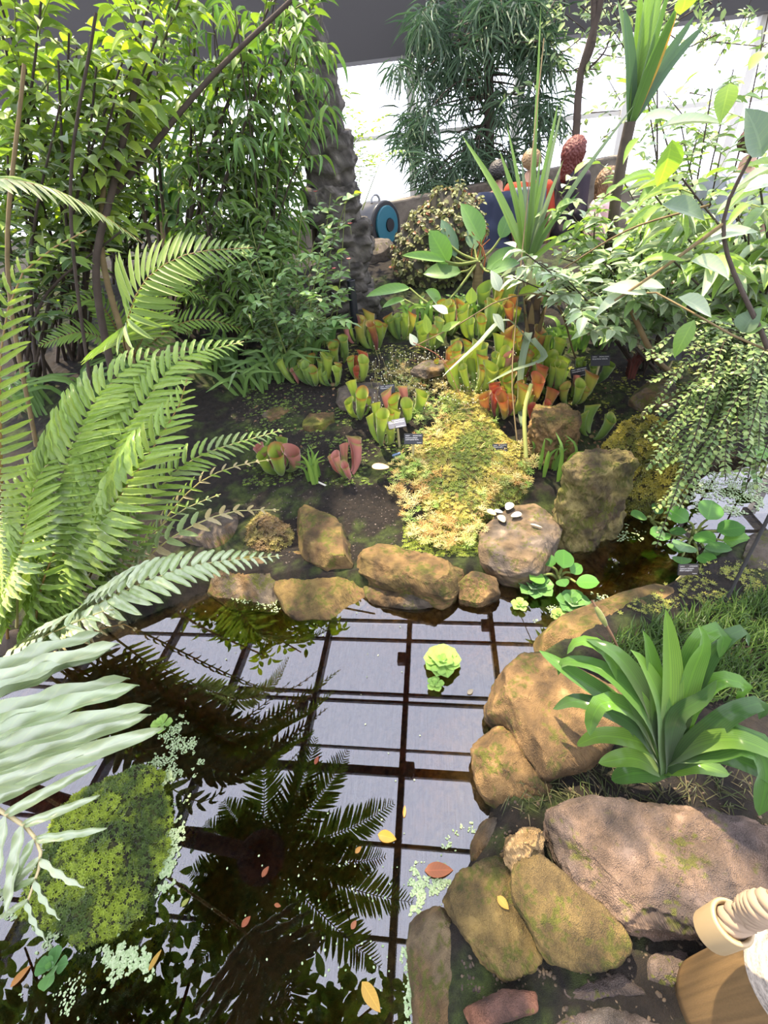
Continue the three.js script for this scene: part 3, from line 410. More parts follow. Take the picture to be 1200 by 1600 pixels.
// ---------------------------------------------------------------- strap-leaved plant on the near bank
{
  sreset(5);
  const b = onY(1040, 1200, 0.2), rb = b.distanceTo(EYE), pl = new Plant('strap_lily', 'glossy strap-leaved lily spilling over the big slab', 'plant', b);
  const mats = [leafMat(0.055, 0.17, 0.006, { tr: 0.3, coat: 0.6, cr: 0.16, map: T.blade }), leafMat(0.1, 0.26, 0.01, { tr: 0.35, coat: 0.6, cr: 0.16, map: T.blade }), leafMat(0.03, 0.1, 0.006, { tr: 0.25, coat: 0.6, cr: 0.16, map: T.blade }), leafMat(0.15, 0.32, 0.012, { tr: 0.4, coat: 0.8, cr: 0.25, map: T.blade })];
  const L = [
    [[960, 1100, -0.2], [890, 1050, -0.24], [842, 1016, -0.2]], [[985, 1085, -0.26], [940, 1012, -0.32], [905, 1002, -0.31], [886, 1022, -0.26]], [[1005, 1080, -0.28], [960, 1020, -0.34], [915, 998, -0.32]], [[1048, 1080, -0.3], [1046, 1010, -0.4], [1040, 952, -0.46]],
    [[1065, 1070, -0.28], [1105, 990, -0.38], [1128, 985, -0.38], [1124, 1030, -0.33]], [[1080, 1100, -0.24], [1130, 1062, -0.3], [1165, 1072, -0.28], [1150, 1092, -0.24]], [[1100, 1150, -0.2], [1150, 1112, -0.26], [1192, 1100, -0.24], [1186, 1124, -0.2]], [[1110, 1160, -0.22], [1160, 1158, -0.26], [1240, 1195, -0.2]],
    [[1110, 1170, -0.2], [1170, 1160, -0.25], [1196, 1200, -0.2], [1186, 1275, -0.1]], [[985, 1110, -0.24], [945, 1096, -0.28], [926, 1120, -0.24], [922, 1150, -0.16]], [[985, 1130, -0.2], [905, 1096, -0.22], [864, 1108, -0.15]], [[990, 1185, -0.1], [935, 1192, -0.06]], [[990, 1208, -0.06], [955, 1218, -0.02]],
    [[1022, 1060, -0.32], [1010, 1000, -0.4], [1004, 985, -0.42]], [[1075, 1085, -0.26], [1120, 1010, -0.33], [1160, 985, -0.32], [1170, 1010, -0.28]], [[1090, 1195, -0.06], [1140, 1210, -0.02]], [[1000, 1100, -0.28], [940, 1045, -0.3], [882, 1035, -0.25], [872, 1055, -0.2]], [[1030, 1090, -0.3], [1000, 1030, -0.38], [985, 1015, -0.4]], [[1060, 1120, -0.25], [1100, 1090, -0.32], [1120, 1062, -0.35]], [[1000, 1160, -0.14], [940, 1150, -0.12], [900, 1165, -0.05]], [[1120, 1180, -0.16], [1180, 1200, -0.18], [1230, 1240, -0.1]], [[1080, 1060, -0.32], [1100, 1000, -0.42], [1090, 975, -0.45]],
  ];
  L.forEach((q, i) => { const P = [b.clone().add(V(rr(-0.015, 0.015), -0.02, rr(-0.015, 0.015))), ...q.map(([x, y, k]) => at(x, y, rb + k))]; const w = i === 8 ? 0.075 : rr(0.046, 0.058); pl.own('leaf', ribbon(P, (t) => w * Math.pow(Math.max(0, 1 - Math.pow(t, 5)), 0.7) * (0.4 + 0.6 * smooth(t, 0, 0.45)), { n: 22, fold: 0.35, up: upish(P[1], 0.5) }), mats[i % 4]); });
  const sc = std(0.16, 0.09, 0.05), bud = leafMat(0.28, 0.3, 0.08);
  for (const [a, m, t] of [[[1000, 1110], [960, 1000], [925, 938]], [[1050, 1160], [1046, 1060], [1043, 972]]]) {
    const P = [b.clone(), at(...a, rb - 0.12), at(...m, rb - 0.3), at(...t, rb - 0.36)];
    pl.stem(P, 0.005, 0.003, sc, 'flower_stem'); const d = P[3].clone().sub(P[2]).normalize();
    const bp = P[3].clone().addScaledVector(d, -0.05); pl.own('bud', new THREE.SphereGeometry(1, 10, 8).scale(0.008, 0.008, 0.035).applyMatrix4(basis(bp, d, V(0, 1, 0), 1, 1, 1)), bud);
  }
  pl.finish();
}
{ // fine grass behind the lily
  sreset(6); const ms = [], cs = [], g = G.needle;
  for (let i = 0; i < 2400; i++) { const gx = rr(955, 1230), p = onG(gx, rr(1000 - (gx - 955) * 0.3, 1100));  if (pondSD(p.x, p.z) < 0.02) continue; const l = rr(0.05, 0.12); ms.push(basis(p, V(rr(-0.5, 0.5), 1, rr(-0.5, 0.5)), V(rr(-1, 1), 0.2, rr(-1, 1)), rr(0.003, 0.006), l, l)); cs.push(C(0.05, 0.13, 0.012).lerp(C(0.14, 0.26, 0.03), rnd())); }
  instanced('grass_clump', g, whiteOf(leafMat(1, 1, 1, { tr: 0.3, coat: 0.2, map: T.blade })), ms, scene, cs, 'fine bright green grass between the lily and the channel label', 'grass');
}

// ---------------------------------------------------------------- moss hummock in the pond, duckweed, floating plants and leaves
const mossGeo = mergeGeometries(Array.from({ length: 6 }, (_, i) => leafGeo({ a: 0.7, b: 0.8, curl: 0.35, fold: 0.1, n: 2 }).scale(0.35, 1, 1).rotateX(-0.9).rotateY(i * 1.047)));
const mossMat = whiteOf(leafMat(1, 1, 1, { tr: 0.3, coat: 0.15, map: null }));
function mossOver(mesh, n, size, c1, c2, parent, f = 6) { // tufts scattered over a mesh by area
  const g = mesh.geometry.index ? mesh.geometry.toNonIndexed() : mesh.geometry, p = g.attributes.position, cum = []; let s = 0; const a = V(0, 0, 0), b = V(0, 0, 0), c = V(0, 0, 0), nn = V(0, 0, 0), ms = [], cs = [];
  for (let i = 0; i < p.count; i += 3) { a.fromBufferAttribute(p, i); b.fromBufferAttribute(p, i + 1); c.fromBufferAttribute(p, i + 2); nn.crossVectors(b.sub(a), c.sub(a)); s += nn.y > -0.3 * nn.length() ? nn.length() : 0; cum.push(s); }
  for (let k = 0; k < n; k++) {
    const u = rnd() * s; let lo = 0, hi = cum.length - 1; while (lo < hi) { const m = (lo + hi) >> 1; cum[m] < u ? lo = m + 1 : hi = m; }
    const i = lo * 3; let q = rnd(), w = rnd(); if (q + w > 1) { q = 1 - q; w = 1 - w; }
    a.fromBufferAttribute(p, i); b.fromBufferAttribute(p, i + 1).sub(a); c.fromBufferAttribute(p, i + 2).sub(a); nn.crossVectors(b, c).normalize(); a.addScaledVector(b, q).addScaledVector(c, w);
    const l = size * rr(0.6, 1.4), m = basis(a.clone(), V(rr(-1, 1), rr(-0.3, 0.3), rr(-1, 1)), nn.clone().add(V(rr(-0.3, 0.3), 0, rr(-0.3, 0.3))), l, l, l); ms.push(m);
    cs.push(c1.clone().lerp(c2, smooth(fbm(a.x * f, a.y * f, a.z * f) + 0.25 * (rnd() - 0.5), -0.3, 0.3)));
  }
  return instanced('moss_tufts', mossGeo, mossMat, ms, parent, cs);
}
function mound(name, label, pts, h, H, { color, color2, tufts, size, c1, c2, t = 0.3, amp = 0.02, sd, cat = 'moss', f, dome }) {
  const m = rock(name, label, pts, h, t, { bev: H, dome: dome ?? H * 0.7, taper: 1.05, amp, color, color2, moss: 0, sd }); m.userData.category = cat;
  mossOver(m, tufts, size, c1, c2, m, f); return m;
}
sreset(8);
mound('moss_hummock', 'bright green mossy hummock rising from the pond under the near fern frond', [[20, 1390, 0.05], [60, 1290, 0.07], [150, 1225, 0.08], [225, 1200, 0.08], [258, 1205, 0.06], [250, 1290, 0.06], [232, 1400, 0.05], [190, 1480, 0.03], [120, 1500, 0.02], [40, 1470, 0.02], [5, 1430, 0.03]], 0.045, 0.05, { dome: 0.09, sd: 50, amp: 0.045, color: C(0.05, 0.06, 0.01), color2: C(0.03, 0.025, 0.01), tufts: 13000, size: 0.011, c1: C(0.06, 0.11, 0.008), c2: C(0.27, 0.36, 0.02), t: 0.4, f: 7 });
sreset(9);
mound('moss_tuft', 'brown bristly moss tuft on the bank under the tan frond tips', [[372, 830], [385, 805], [420, 795], [450, 810], [452, 835], [430, 848], [390, 848]], 0.15, 0.05, { sd: 51, color: C(0.12, 0.08, 0.03), color2: C(0.06, 0.05, 0.02), tufts: 1500, size: 0.016, c1: C(0.2, 0.13, 0.05), c2: C(0.28, 0.24, 0.06), t: 0.15 });
{ // duckweed
  sreset(10); const ms = [], cs = [], disc = new THREE.CircleGeometry(1, 7).rotateX(-Math.PI / 2);
  const patch = (n, cx, cy, rx, ry, rot = 0, dense = 0.15) => { for (let i = 0; i < n; i++) { const a = rnd() * 6.283, k = Math.sqrt(rnd()), dx = Math.cos(a) * k * rx, dy = Math.sin(a) * k * ry, x = cx + dx * Math.cos(rot) - dy * Math.sin(rot), y = cy + dx * Math.sin(rot) + dy * Math.cos(rot); const p = onY(x, y, 0.0025 + rnd() * 0.002); if (fbm(p.x * 9, 5, p.z * 9) + 0.4 * noise(p.x * 40, 1, p.z * 40) < dense * 2 - 0.45 + 0.55 * k || pondSD(p.x, p.z) > 0.03) continue; const s = rr(0.0016, 0.0036) * (x > 900 ? 1.3 : 1); ms.push(new THREE.Matrix4().makeRotationY(rnd() * 6).scale(V(s, 1, s * 0.8)).setPosition(p)); cs.push(C(0.22, 0.32, 0.13).lerp(C(0.4, 0.48, 0.28), rnd())); } };
  patch(4200, 275, 1180, 45, 90, 0.15); patch(4200, 262, 1330, 26, 130, 0.06); patch(4600, 200, 1500, 55, 75, 0.5); patch(1800, 60, 1450, 70, 40, 0); patch(500, 110, 1560, 90, 40); patch(2600, 665, 1395, 36, 70, 0.25, 0.1); patch(900, 640, 1530, 16, 80); patch(500, 720, 1310, 40, 30); patch(700, 400, 935, 60, 16, 0.3); patch(200, 545, 945, 22, 12); patch(1600, 890, 960, 70, 26, -0.4);
  patch(5200, 1140, 770, 75, 38, -0.1, 0.0); patch(900, 970, 830, 40, 26); patch(900, 1110, 860, 60, 25); patch(90, 450, 1200, 260, 320, 0, -0.2); patch(50, 600, 1450, 120, 120, 0, -0.2);
  instanced('duckweed', disc, whiteOf(leafMat(1, 1, 1, { tr: 0, coat: 0.3, map: null })), ms, scene, cs, 'scatter of tiny pale duckweed floating on the pond', 'duckweed');
}
const lettuceM = [leafMat(0.36, 0.58, 0.12, { tr: 0.25, coat: 0.1, map: T.blade }), leafMat(0.3, 0.52, 0.1, { tr: 0.25, coat: 0.1, map: T.blade })], lettuceG = [leafMat(0.08, 0.24, 0.04, { coat: 0.3, map: T.blade }), leafMat(0.12, 0.3, 0.05, { coat: 0.3, map: T.blade })];
function lettuce(label, x, y, R, mats, n = 8) {
  const c = onY(x, y, 0.004), pl = new Plant('water_lettuce', label, 'water plant', c); let k = 0;
  for (const [m, e, s] of [[n, 0.12, 1], [Math.round(n * 0.6), 0.5, 0.7], [3, 1.1, 0.4]]) for (let i = 0; i < m; i++) { const a = i / m * 6.283 + k * 0.7 + rr(-0.15, 0.15), d = V(Math.cos(a), e, Math.sin(a)); pl.leaf(G.obovate, pick(mats), basis(c.clone().add(V(0, 0.006 + k * 0.004, 0)), d, V(0, 1, 0), R * s * rr(0.75, 0.9), R * s, R * s * rr(0.92, 1.05)), R * s); if (i === m - 1) k++; }
  pl.finish({ minPx: 4 });
}
sreset(11);
lettuce('lone lime-green water lettuce floating in mid pond', 691, 1036, 0.078, lettuceM, 9); lettuce('small lime water lettuce offset just below the lone large one', 680, 1072, 0.036, lettuceM, 5);
lettuce('green water lettuce beside the round-leaved floating plant by the shell stone', 836, 920, 0.085, lettuceG, 7); lettuce('green water lettuce rosette nearest the long low stone', 895, 946, 0.075, lettuceG, 7); lettuce('tiny pale water lettuce left of the green rosettes', 812, 948, 0.04, lettuceM, 5); lettuce('tiny pale water lettuce between rosettes and long low stone', 872, 963, 0.035, lettuceM, 5);
lettuce('small pale rosette in duckweed above the mossy hummock', 255, 1134, 0.04, lettuceM, 4); lettuce('dull green rosette in the pond below the mossy hummock', 86, 1512, 0.045, lettuceG, 4); lettuce('tiny bright rosette on the edge of the mossy hummock', 228, 1366, 0.025, lettuceM, 5); lettuce('pale fringed rosette tucked under the square slab', 757, 1524, 0.05, lettuceM, 5); lettuce('dark lettuce rosette at the corner of the channel under the label', 1120, 880, 0.08, lettuceG, 7);
{ // round-leaved floating plants
  sreset(12); const ms = [leafMat(0.05, 0.19, 0.012, { coat: 0.6, cr: 0.2 }), leafMat(0.08, 0.26, 0.015, { coat: 0.6, cr: 0.2 }), leafMat(0.13, 0.32, 0.02, { coat: 0.6, cr: 0.25 })];
  const hy = (label, x, y, list) => { const c = onY(x, y, 0.0), pl = new Plant('floating_hyacinth', label, 'water plant', c); for (const [lx, ly, h, s, ang] of list) { const p = onY(lx, ly, h), d = V(Math.cos(ang), 0.35, Math.sin(ang)); pl.stem([c, c.clone().lerp(p, 0.5).add(V(0, h * 0.3, 0)), p], 0.008, 0.005, M.stem, 'petiole', 8); leafTo(pl, G.round, pick(ms), p, p.clone().addScaledVector(d, s), s * 0.95, V(rr(-0.3, 0.3), 1, rr(-0.2, 0.6))); } pl.finish({ minPx: 6 }); };
  hy('round-leaved floating plant beside the shell-topped stone', 872, 905, [[848, 898, 0.06, 0.085, 2.6], [862, 886, 0.08, 0.07, 4.6], [880, 888, 0.12, 0.095, -1.2], [900, 910, 0.07, 0.09, 0.4], [875, 905, 0.06, 0.06, 1.6], [892, 895, 0.08, 0.06, -0.4]]);
  hy('large clump of round glossy leaves in the channel under the weeping shrub', 1080, 845, [[1040, 835, 0.05, 0.09, 3.0], [1055, 850, 0.08, 0.09, 2.0], [1075, 815, 0.14, 0.1, 4.0], [1105, 812, 0.16, 0.12, -0.9], [1120, 830, 0.1, 0.11, 0.2], [1085, 835, 0.13, 0.09, 1.2], [1075, 850, 0.1, 0.11, 2.5], [1100, 855, 0.08, 0.1, 0.6], [1065, 870, 0.05, 0.08, 2.2], [1090, 868, 0.06, 0.08, 1.2], [1130, 845, 0.07, 0.1, 0.3]]);
  hy('small dark round-leaved plant at the foot of the mossy mound', 1018, 815, [[1010, 808, 0.06, 0.085, 3.2], [1025, 803, 0.07, 0.07, -1], [1045, 830, 0.05, 0.07, 0.6], [1030, 835, 0.04, 0.06, 1.4]]);
  hy('round glossy leaves at the frame\'s right edge above the channel', 1190, 745, [[1180, 722, 0.1, 0.1, 3.6], [1195, 718, 0.13, 0.12, 4.6], [1185, 745, 0.06, 0.09, 2.6]]);
}
{ // single fallen leaves
  sreset(13); const flat = leafGeo({ a: 0.8, b: 0.8, curl: 0.05, fold: 0.12, n: 7 });
  const one = (label, x, y, h, L, W, ang, c, cat = 'leaf') => { const p = onY(x, y, h), m = solo('fallen_leaf', flat, leafMat(...c, { tr: 0.2, coat: 0.4 }), label, cat); m.applyMatrix4(basis(p.add(V(-Math.cos(ang) * L / 2, 0.002, -Math.sin(ang) * L / 2)), V(Math.cos(ang), 0.03, Math.sin(ang)), V(rr(-0.1, 0.1), 1, rr(-0.1, 0.1)), W, L, L)); };
  one('orange floating leaf above mid pond, left of the pale nodule', 605, 1308, 0.003, 0.058, 0.032, 0.3, [0.6, 0.28, 0.02]); one('salmon-red floating leaf touching the duckweed', 686, 1360, 0.003, 0.082, 0.038, 0.05, [0.5, 0.15, 0.06]); one('yellow-orange floating leaf nearest the bottom edge', 580, 1558, 0.003, 0.07, 0.032, 0.9, [0.65, 0.36, 0.06]);
  one('small tan leaf on the square olive slab', 786, 1411, 0.145, 0.035, 0.02, 0.9, [0.5, 0.27, 0.04]); one('slim yellow leaf floating right of the mossy hummock', 243, 1500, 0.003, 0.045, 0.014, -1.1, [0.45, 0.25, 0.03]); one('slim orange leaf in the dark water below the hummock', 33, 1525, 0.003, 0.05, 0.018, -0.9, [0.42, 0.17, 0.03]);
  one('dull red leaf in the dark middle of the pond', 385, 1440, 0.002, 0.03, 0.017, -0.8, [0.3, 0.07, 0.02]); one('dull red leaf above the other in the dark middle pond', 415, 1362, 0.002, 0.03, 0.016, -1.0, [0.28, 0.07, 0.02]); one('small brown-red leaf left of the orange floating leaf', 560, 1328, 0.002, 0.024, 0.013, -0.7, [0.4, 0.18, 0.02]); one('small rusty leaf low in the mirrored fern', 553, 1445, 0.002, 0.022, 0.014, -0.9, [0.32, 0.1, 0.04]);
  one('thin upright orange leaf on the mirrored rafter', 632, 1268, 0.002, 0.035, 0.01, -1.4, [0.5, 0.2, 0.02]); one('olive leaf floating beside the lower hummock edge', 290, 1410, 0.002, 0.025, 0.013, -0.8, [0.3, 0.3, 0.06]); one('pale buff leaf scrap under the water lettuce', 735, 1081, 0.002, 0.03, 0.018, -0.6, [0.5, 0.4, 0.3]); one('narrow white leaf lying on the shell-topped stone', 838, 822, 0.166, 0.06, 0.012, 0.6, [0.62, 0.55, 0.45]); one('dull red leaf beneath the mirrored fern tips', 495, 1188, 0.002, 0.03, 0.014, -1.2, [0.3, 0.06, 0.02]); one('fine red leaf by the dull olive reflection edge', 434, 1415, 0.002, 0.02, 0.01, 0.3, [0.35, 0.1, 0.03]);
}
{ // mussel shells on the flat stone
  const sh = (label, x, y, h, s, ang, c) => { const g = new THREE.SphereGeometry(1, 16, 8, 0, 6.283, 0, Math.PI / 2), p = g.attributes.position; for (let i = 0; i < p.count; i++) { const z = p.getZ(i); p.setX(i, p.getX(i) * (0.62 + 0.2 * z)); p.setY(i, p.getY(i) * 0.28 * (0.75 - 0.25 * z)); } g.scale(s, s, s).rotateX(Math.PI).translate(0, s * 0.28, 0).rotateY(ang); g.computeVertexNormals(); const m = solo('mussel_shell', g, std(...c, { roughness: 0.35 }), label, 'shell'); m.position.copy(onY(x, y, h)); };
  sh('tan opened shell at the shells\' outer end', 768, 802, 0.166, 0.03, 0.5, [0.5, 0.36, 0.18]); sh('pearly grey shell at the back of the shells', 795, 793, 0.166, 0.034, -0.6, [0.5, 0.5, 0.45]); sh('cream shell in front of the other shells', 784, 812, 0.166, 0.03, 0.1, [0.6, 0.46, 0.26]); sh('grey shell touching the white leaf side', 806, 806, 0.166, 0.03, -1.2, [0.48, 0.46, 0.4]); sh('small bluish shell wedged among the larger shells', 779, 800, 0.166, 0.022, 0.9, [0.35, 0.42, 0.48]);
  sh('broad cream shell on the soil by the red pitchers', 595, 732, 0.262, 0.05, 1.2, [0.7, 0.5, 0.28]);
  const q = solo('slate_chip', rbox(0.05, 0.012, 0.09, 0.004).rotateX(-0.9).rotateZ(0.3), std(0.12, 0.18, 0.28, { roughness: 0.3 }), 'small blue slate chip standing beside the cream shell', 'stone chip'); q.position.copy(onG(622, 720).add(V(0, 0.03, 0)));
  const st = solo('tag_stick', rbox(0.1, 0.004, 0.012, 0.0015), std(0.55, 0.53, 0.45), 'white plastic tag lying below the green tuft', 'tag'); st.position.copy(onG(500, 757).add(V(0, 0.012, 0))); st.rotation.y = -0.75;
}

// ---------------------------------------------------------------- pitcher plants
function pitcherGeo({ r0 = 0.045, r1 = 0.15, bend = 0.55, hood = 1.1, c0, c1, c2, seedv = 1, flare = 1.25 }) {
  const nu = 12, nv = 14, pos = [], col = [], ix = [], uv = [], k = C(0, 0, 0);
  for (let i = 0; i <= nu; i++) {
    const t = i / nu, ang = lerp(1.25, -0.05, Math.pow(t, 0.7)); let cy = 0, cz = 0; for (let j = 0; j < i; j++) { const a = lerp(1.25 * bend * 1.4, -0.1, Math.pow((j + 0.5) / nu, 0.7)); cy += Math.cos(a) / nu; cz += Math.sin(a) / nu; }
    const a = lerp(1.25 * bend * 1.4, -0.1, Math.pow(t, 0.7)); let r = lerp(r0, r1, Math.pow(Math.sin(Math.PI * 0.5 * Math.min(1, t * 1.15)), 1.5)); if (t > 0.8) r *= lerp(1, flare, Math.pow((t - 0.8) / 0.2, 2)); else if (t > 0.6) r *= 1 - 0.12 * Math.sin((t - 0.6) / 0.2 * Math.PI);
    for (let j = 0; j <= nv; j++) {
      const v = j / nv * 6.283, x = Math.sin(v) * r, q = Math.cos(v) * r, h = hood * r1 * Math.pow(0.5 - 0.5 * Math.cos(v), 1.5) * smooth(t, 0.72, 1), y = cy + q * -Math.sin(a) + h * Math.cos(a), z = cz + q * Math.cos(a) + h * Math.sin(a) * 0.5;
      pos.push(x, y, z); uv.push(j / nv, t); k.copy(c0).lerp(c1, smooth(t + 0.25 * noise(x * 9 + seedv, y * 5, z * 9), 0.35, 0.95)); if (t > 0.9) k.lerp(c2, 0.75 * smooth(t, 0.9, 1)); const vein = 1 - 0.22 * (Math.abs(Math.sin(v * 4)) < 0.25); col.push(k.r * vein, k.g * vein, k.b * vein);
    }
  }
  for (let i = 0; i < nu; i++) for (let j = 0; j < nv; j++) { const o = i * (nv + 1) + j; ix.push(o, o + 1, o + nv + 1, o + 1, o + nv + 2, o + nv + 1); }
  const g = new THREE.BufferGeometry(); g.setAttribute('position', new THREE.Float32BufferAttribute(pos, 3)); g.setAttribute('color', new THREE.Float32BufferAttribute(col, 3)); g.setAttribute('uv', new THREE.Float32BufferAttribute(uv, 2)); g.setIndex(ix); g.computeVertexNormals(); return g;
}
const GR = C(0.17, 0.28, 0.04), LIME = C(0.26, 0.36, 0.03), YEL = C(0.34, 0.33, 0.04), RED = C(0.36, 0.035, 0.012), ORG = C(0.34, 0.13, 0.025), MAR = C(0.22, 0.05, 0.04), PINK = C(0.42, 0.16, 0.13), DGR = C(0.07, 0.15, 0.03);
const PK = { green: [[DGR, GR, LIME], [GR, LIME, LIME], [GR, GR, YEL]], lime: [[GR, LIME, YEL], [LIME, LIME, YEL], [GR, LIME, RED]], red: [[MAR, RED, ORG], [YEL, ORG, RED], [LIME, RED, ORG]], mixed: [[GR, LIME, RED], [GR, YEL, ORG], [LIME, YEL, RED], [MAR, ORG, YEL]], pink: [[PINK, PINK, GR], [MAR, PINK, YEL], [GR, PINK, PINK]] };
const PG = {}; for (const k in PK) PG[k] = PK[k].flatMap((c, i) => [pitcherGeo({ c0: c[0], c1: c[1], c2: c[2], seedv: i, bend: 0.45, r1: 0.15 }), pitcherGeo({ c0: c[0], c1: c[1], c2: c[2], seedv: i + 5, bend: 0.8, r1: 0.19, hood: 1.5 })]);
const pitM = new THREE.MeshPhysicalMaterial({ color: 0xffffff, vertexColors: true, roughness: 1, transmission: 0.3, thickness: 0, clearcoat: 0.6, clearcoatRoughness: 0.3, side: THREE.DoubleSide });
function pitcherPlant(label, x, y, H, n, kinds, { spread = 1, lean, lift = 0, flop = 0 } = {}) {
  const b = onG(x, y).add(V(0, lift - 0.005, 0)), pl = new Plant('pitcher_plant', label, 'pitcher plant', b, undefined);
  for (let i = 0; i < n; i++) {
    const a = i / n * 6.283 + rr(-0.35, 0.35), d = V(Math.cos(a), 0, Math.sin(a)), g = pick(PG[pick(kinds)]), h = H * 1.15 * rr(0.6, 1.0), hw = h * rr(0.7, 1), m = part('pitcher', g, pitM, pl.root), up = V(rr(-0.35, 0.35), 1, rr(-0.35, 0.35)).addScaledVector(d, flop + rr(0, 0.45));
    basis(d.clone().multiplyScalar(rr(0.01, 0.035) * spread), d, up, hw, h, hw).decompose(m.position, m.quaternion, m.scale); if (flop > 0.6) m.position.y += 0.02;
  }
  // scaly rhizome at the heart
  part('rhizome', new THREE.SphereGeometry(0.022, 8, 6).scale(1, 0.6, 1), M.cane, pl.root);
  return pl.root;
}
sreset(20);
for (const [label, x, y, H, n, kinds, o] of [
  ['green pitcher plant at the back left, under the narrow-leaved shrub', 492, 600, 0.2, 9, ['green', 'lime']], ['orange-tinged pitcher plant beside the white stub behind the slate', 562, 592, 0.17, 7, ['mixed', 'lime', 'red']], ['leafy green pitcher plant behind the slate, above the orange one', 533, 566, 0.19, 7, ['green', 'lime']],
  ['dark pitcher plant close to the black pipe', 585, 545, 0.21, 8, ['green', 'mixed']], ['brown-tinged pitcher plant at the foot of the creeper boulder', 628, 528, 0.2, 8, ['mixed', 'green']], ['fresh green pitcher plant under the pale twig', 672, 545, 0.21, 10, ['green', 'lime']], ['red-lipped pitcher plant in the back row, middle', 705, 520, 0.22, 9, ['lime', 'mixed']],
  ['tall green pitcher plant before the broad-leaved plant', 745, 530, 0.24, 9, ['green', 'lime']], ['pitcher plant at the back row\'s end by the fibrous trunk', 790, 520, 0.23, 8, ['lime', 'mixed', 'green']], ['yellow-green pitcher plant under the drooping sword leaf', 738, 612, 0.22, 9, ['lime', 'mixed']], ['pale green pitcher plant next to the sundews', 768, 590, 0.24, 9, ['green', 'lime']],
  ['vivid red and yellow pitcher plant above the golden moss', 782, 650, 0.2, 9, ['red', 'mixed']], ['orange pitcher plant against the squared block', 818, 630, 0.21, 9, ['mixed', 'red', 'lime']], ['green pitcher plant rising above the squared block', 860, 615, 0.23, 8, ['lime', 'green']], ['red-flushed pitcher plant at the dark soil edge by the squared block', 892, 628, 0.18, 7, ['mixed', 'pink', 'lime']], ['lone green pitcher plant below the black tilted label', 915, 600, 0.2, 5, ['green']],
  ['sprawling pitcher plant with pink-red base at the front left of the bog', 440, 735, 0.2, 8, ['green', 'pink', 'lime'], { flop: 0.35 }], ['reddish floppy pitcher plant on the bare soil', 545, 745, 0.19, 6, ['pink'], { flop: 0.75 }], ['lime pitcher plant with curled lips beside the grey tilted label', 598, 690, 0.23, 6, ['lime'], { flop: 0.1 }], ['brown and orange pitcher plant behind the grey tilted label', 632, 655, 0.22, 5, ['mixed', 'lime', 'pink'], { flop: 0.2 }], ['slim pitchers left of the lime ones at the slate\'s corner', 565, 650, 0.2, 4, ['lime', 'mixed']],
  ['pitcher plant wedged between the back row and the sundews', 720, 575, 0.2, 7, ['green', 'mixed']], ['young pitcher plant at the golden moss top', 690, 590, 0.15, 6, ['lime', 'mixed']], ['brown-red pitcher plant behind the vivid red one', 800, 600, 0.22, 7, ['mixed', 'green', 'pink']], ['leaning pitcher plant under the silvery shrub', 850, 580, 0.22, 7, ['green', 'lime']], ['brownish pitcher plant beside the black pipe and tuft', 560, 535, 0.2, 6, ['mixed', 'pink']], ['pitcher plant under the paddle leaves', 770, 490, 0.24, 7, ['green', 'mixed']], ['low pitcher plant left of the green back one', 465, 598, 0.17, 6, ['green', 'pink']],
  ['round-mouthed pitcher plant beside the green tuft on the standing rock', 925, 682, 0.17, 4, ['green']], ['small pitcher plant mid moss near the white stub', 520, 600, 0.14, 6, ['mixed', 'green']], ['pitcher plant between orange one and tall sword stems', 838, 655, 0.18, 6, ['lime', 'red']], ['pitcher cluster half hidden under the drooping pale leaves', 815, 560, 0.22, 7, ['green', 'mixed']],
]) pitcherPlant(label, x, y, H, n, kinds, o);

// ---------------------------------------------------------------- tufts of upright leaves
function tuft(name, label, x, y, n, H, w, mats, spread = 0.35, { jitter = 0.04, arch = 0.3, cat = 'plant', y0, up, droop = 0 } = {}) {
  const b = y0 !== undefined ? onY(x, y, y0) : onG(x, y), pl = new Plant(name, label, cat, b);
  for (let i = 0; i < n; i++) { const a = i * 2.4 + rr(-0.3, 0.3), d = V(Math.cos(a), 0, Math.sin(a)).multiplyScalar(spread * rr(0.2, 1)), h = H * rr(0.65, 1.1), s = b.clone().add(V(rr(-jitter, jitter), -0.01, rr(-jitter, jitter))); const P = [s, s.clone().addScaledVector(d, h * 0.4).add(V(0, h * 0.55, 0)), s.clone().addScaledVector(d, h * (1 + arch)).add(V(0, h * (1 - arch - droop), 0))]; pl.own('leaf', ribbon(P, bladeW(w * rr(0.8, 1.2)), { n: 8, up: V(0, 0.3, 1).normalize() }), pick(mats)); }
  return pl.finish();
}
const tm1 = [leafMat(0.17, 0.34, 0.04, { map: T.blade }), leafMat(0.24, 0.42, 0.05, { map: T.blade }), leafMat(0.12, 0.26, 0.03, { map: T.blade })], tmD = [leafMat(0.11, 0.23, 0.035, { map: T.blade, coat: 0.6 }), leafMat(0.14, 0.27, 0.04, { map: T.blade, coat: 0.6 }), leafMat(0.12, 0.24, 0.05, { map: T.blade, coat: 0.6 })];
sreset(21);
tuft('strap_tuft', 'upright green tuft at the front of the bog above the white tag', 490, 752, 13, 0.3, 0.028, tm1, 0.3); tuft('strap_tuft', 'row of upright lime leaves between block stone and standing rock', 868, 735, 24, 0.34, 0.03, tm1, 0.3, { jitter: 0.1 }); tuft('strap_tuft', 'ribbed green leaves at the fern\'s tip by the sprawling pitchers', 420, 720, 7, 0.22, 0.03, tm1, 0.25);
tuft('strap_tuft', 'bushy green tuft in front of the black pipe', 515, 535, 22, 0.26, 0.035, [leafMat(0.12, 0.28, 0.05, { coat: 0.7 }), leafMat(0.18, 0.36, 0.08, { coat: 0.7 })], 0.7);
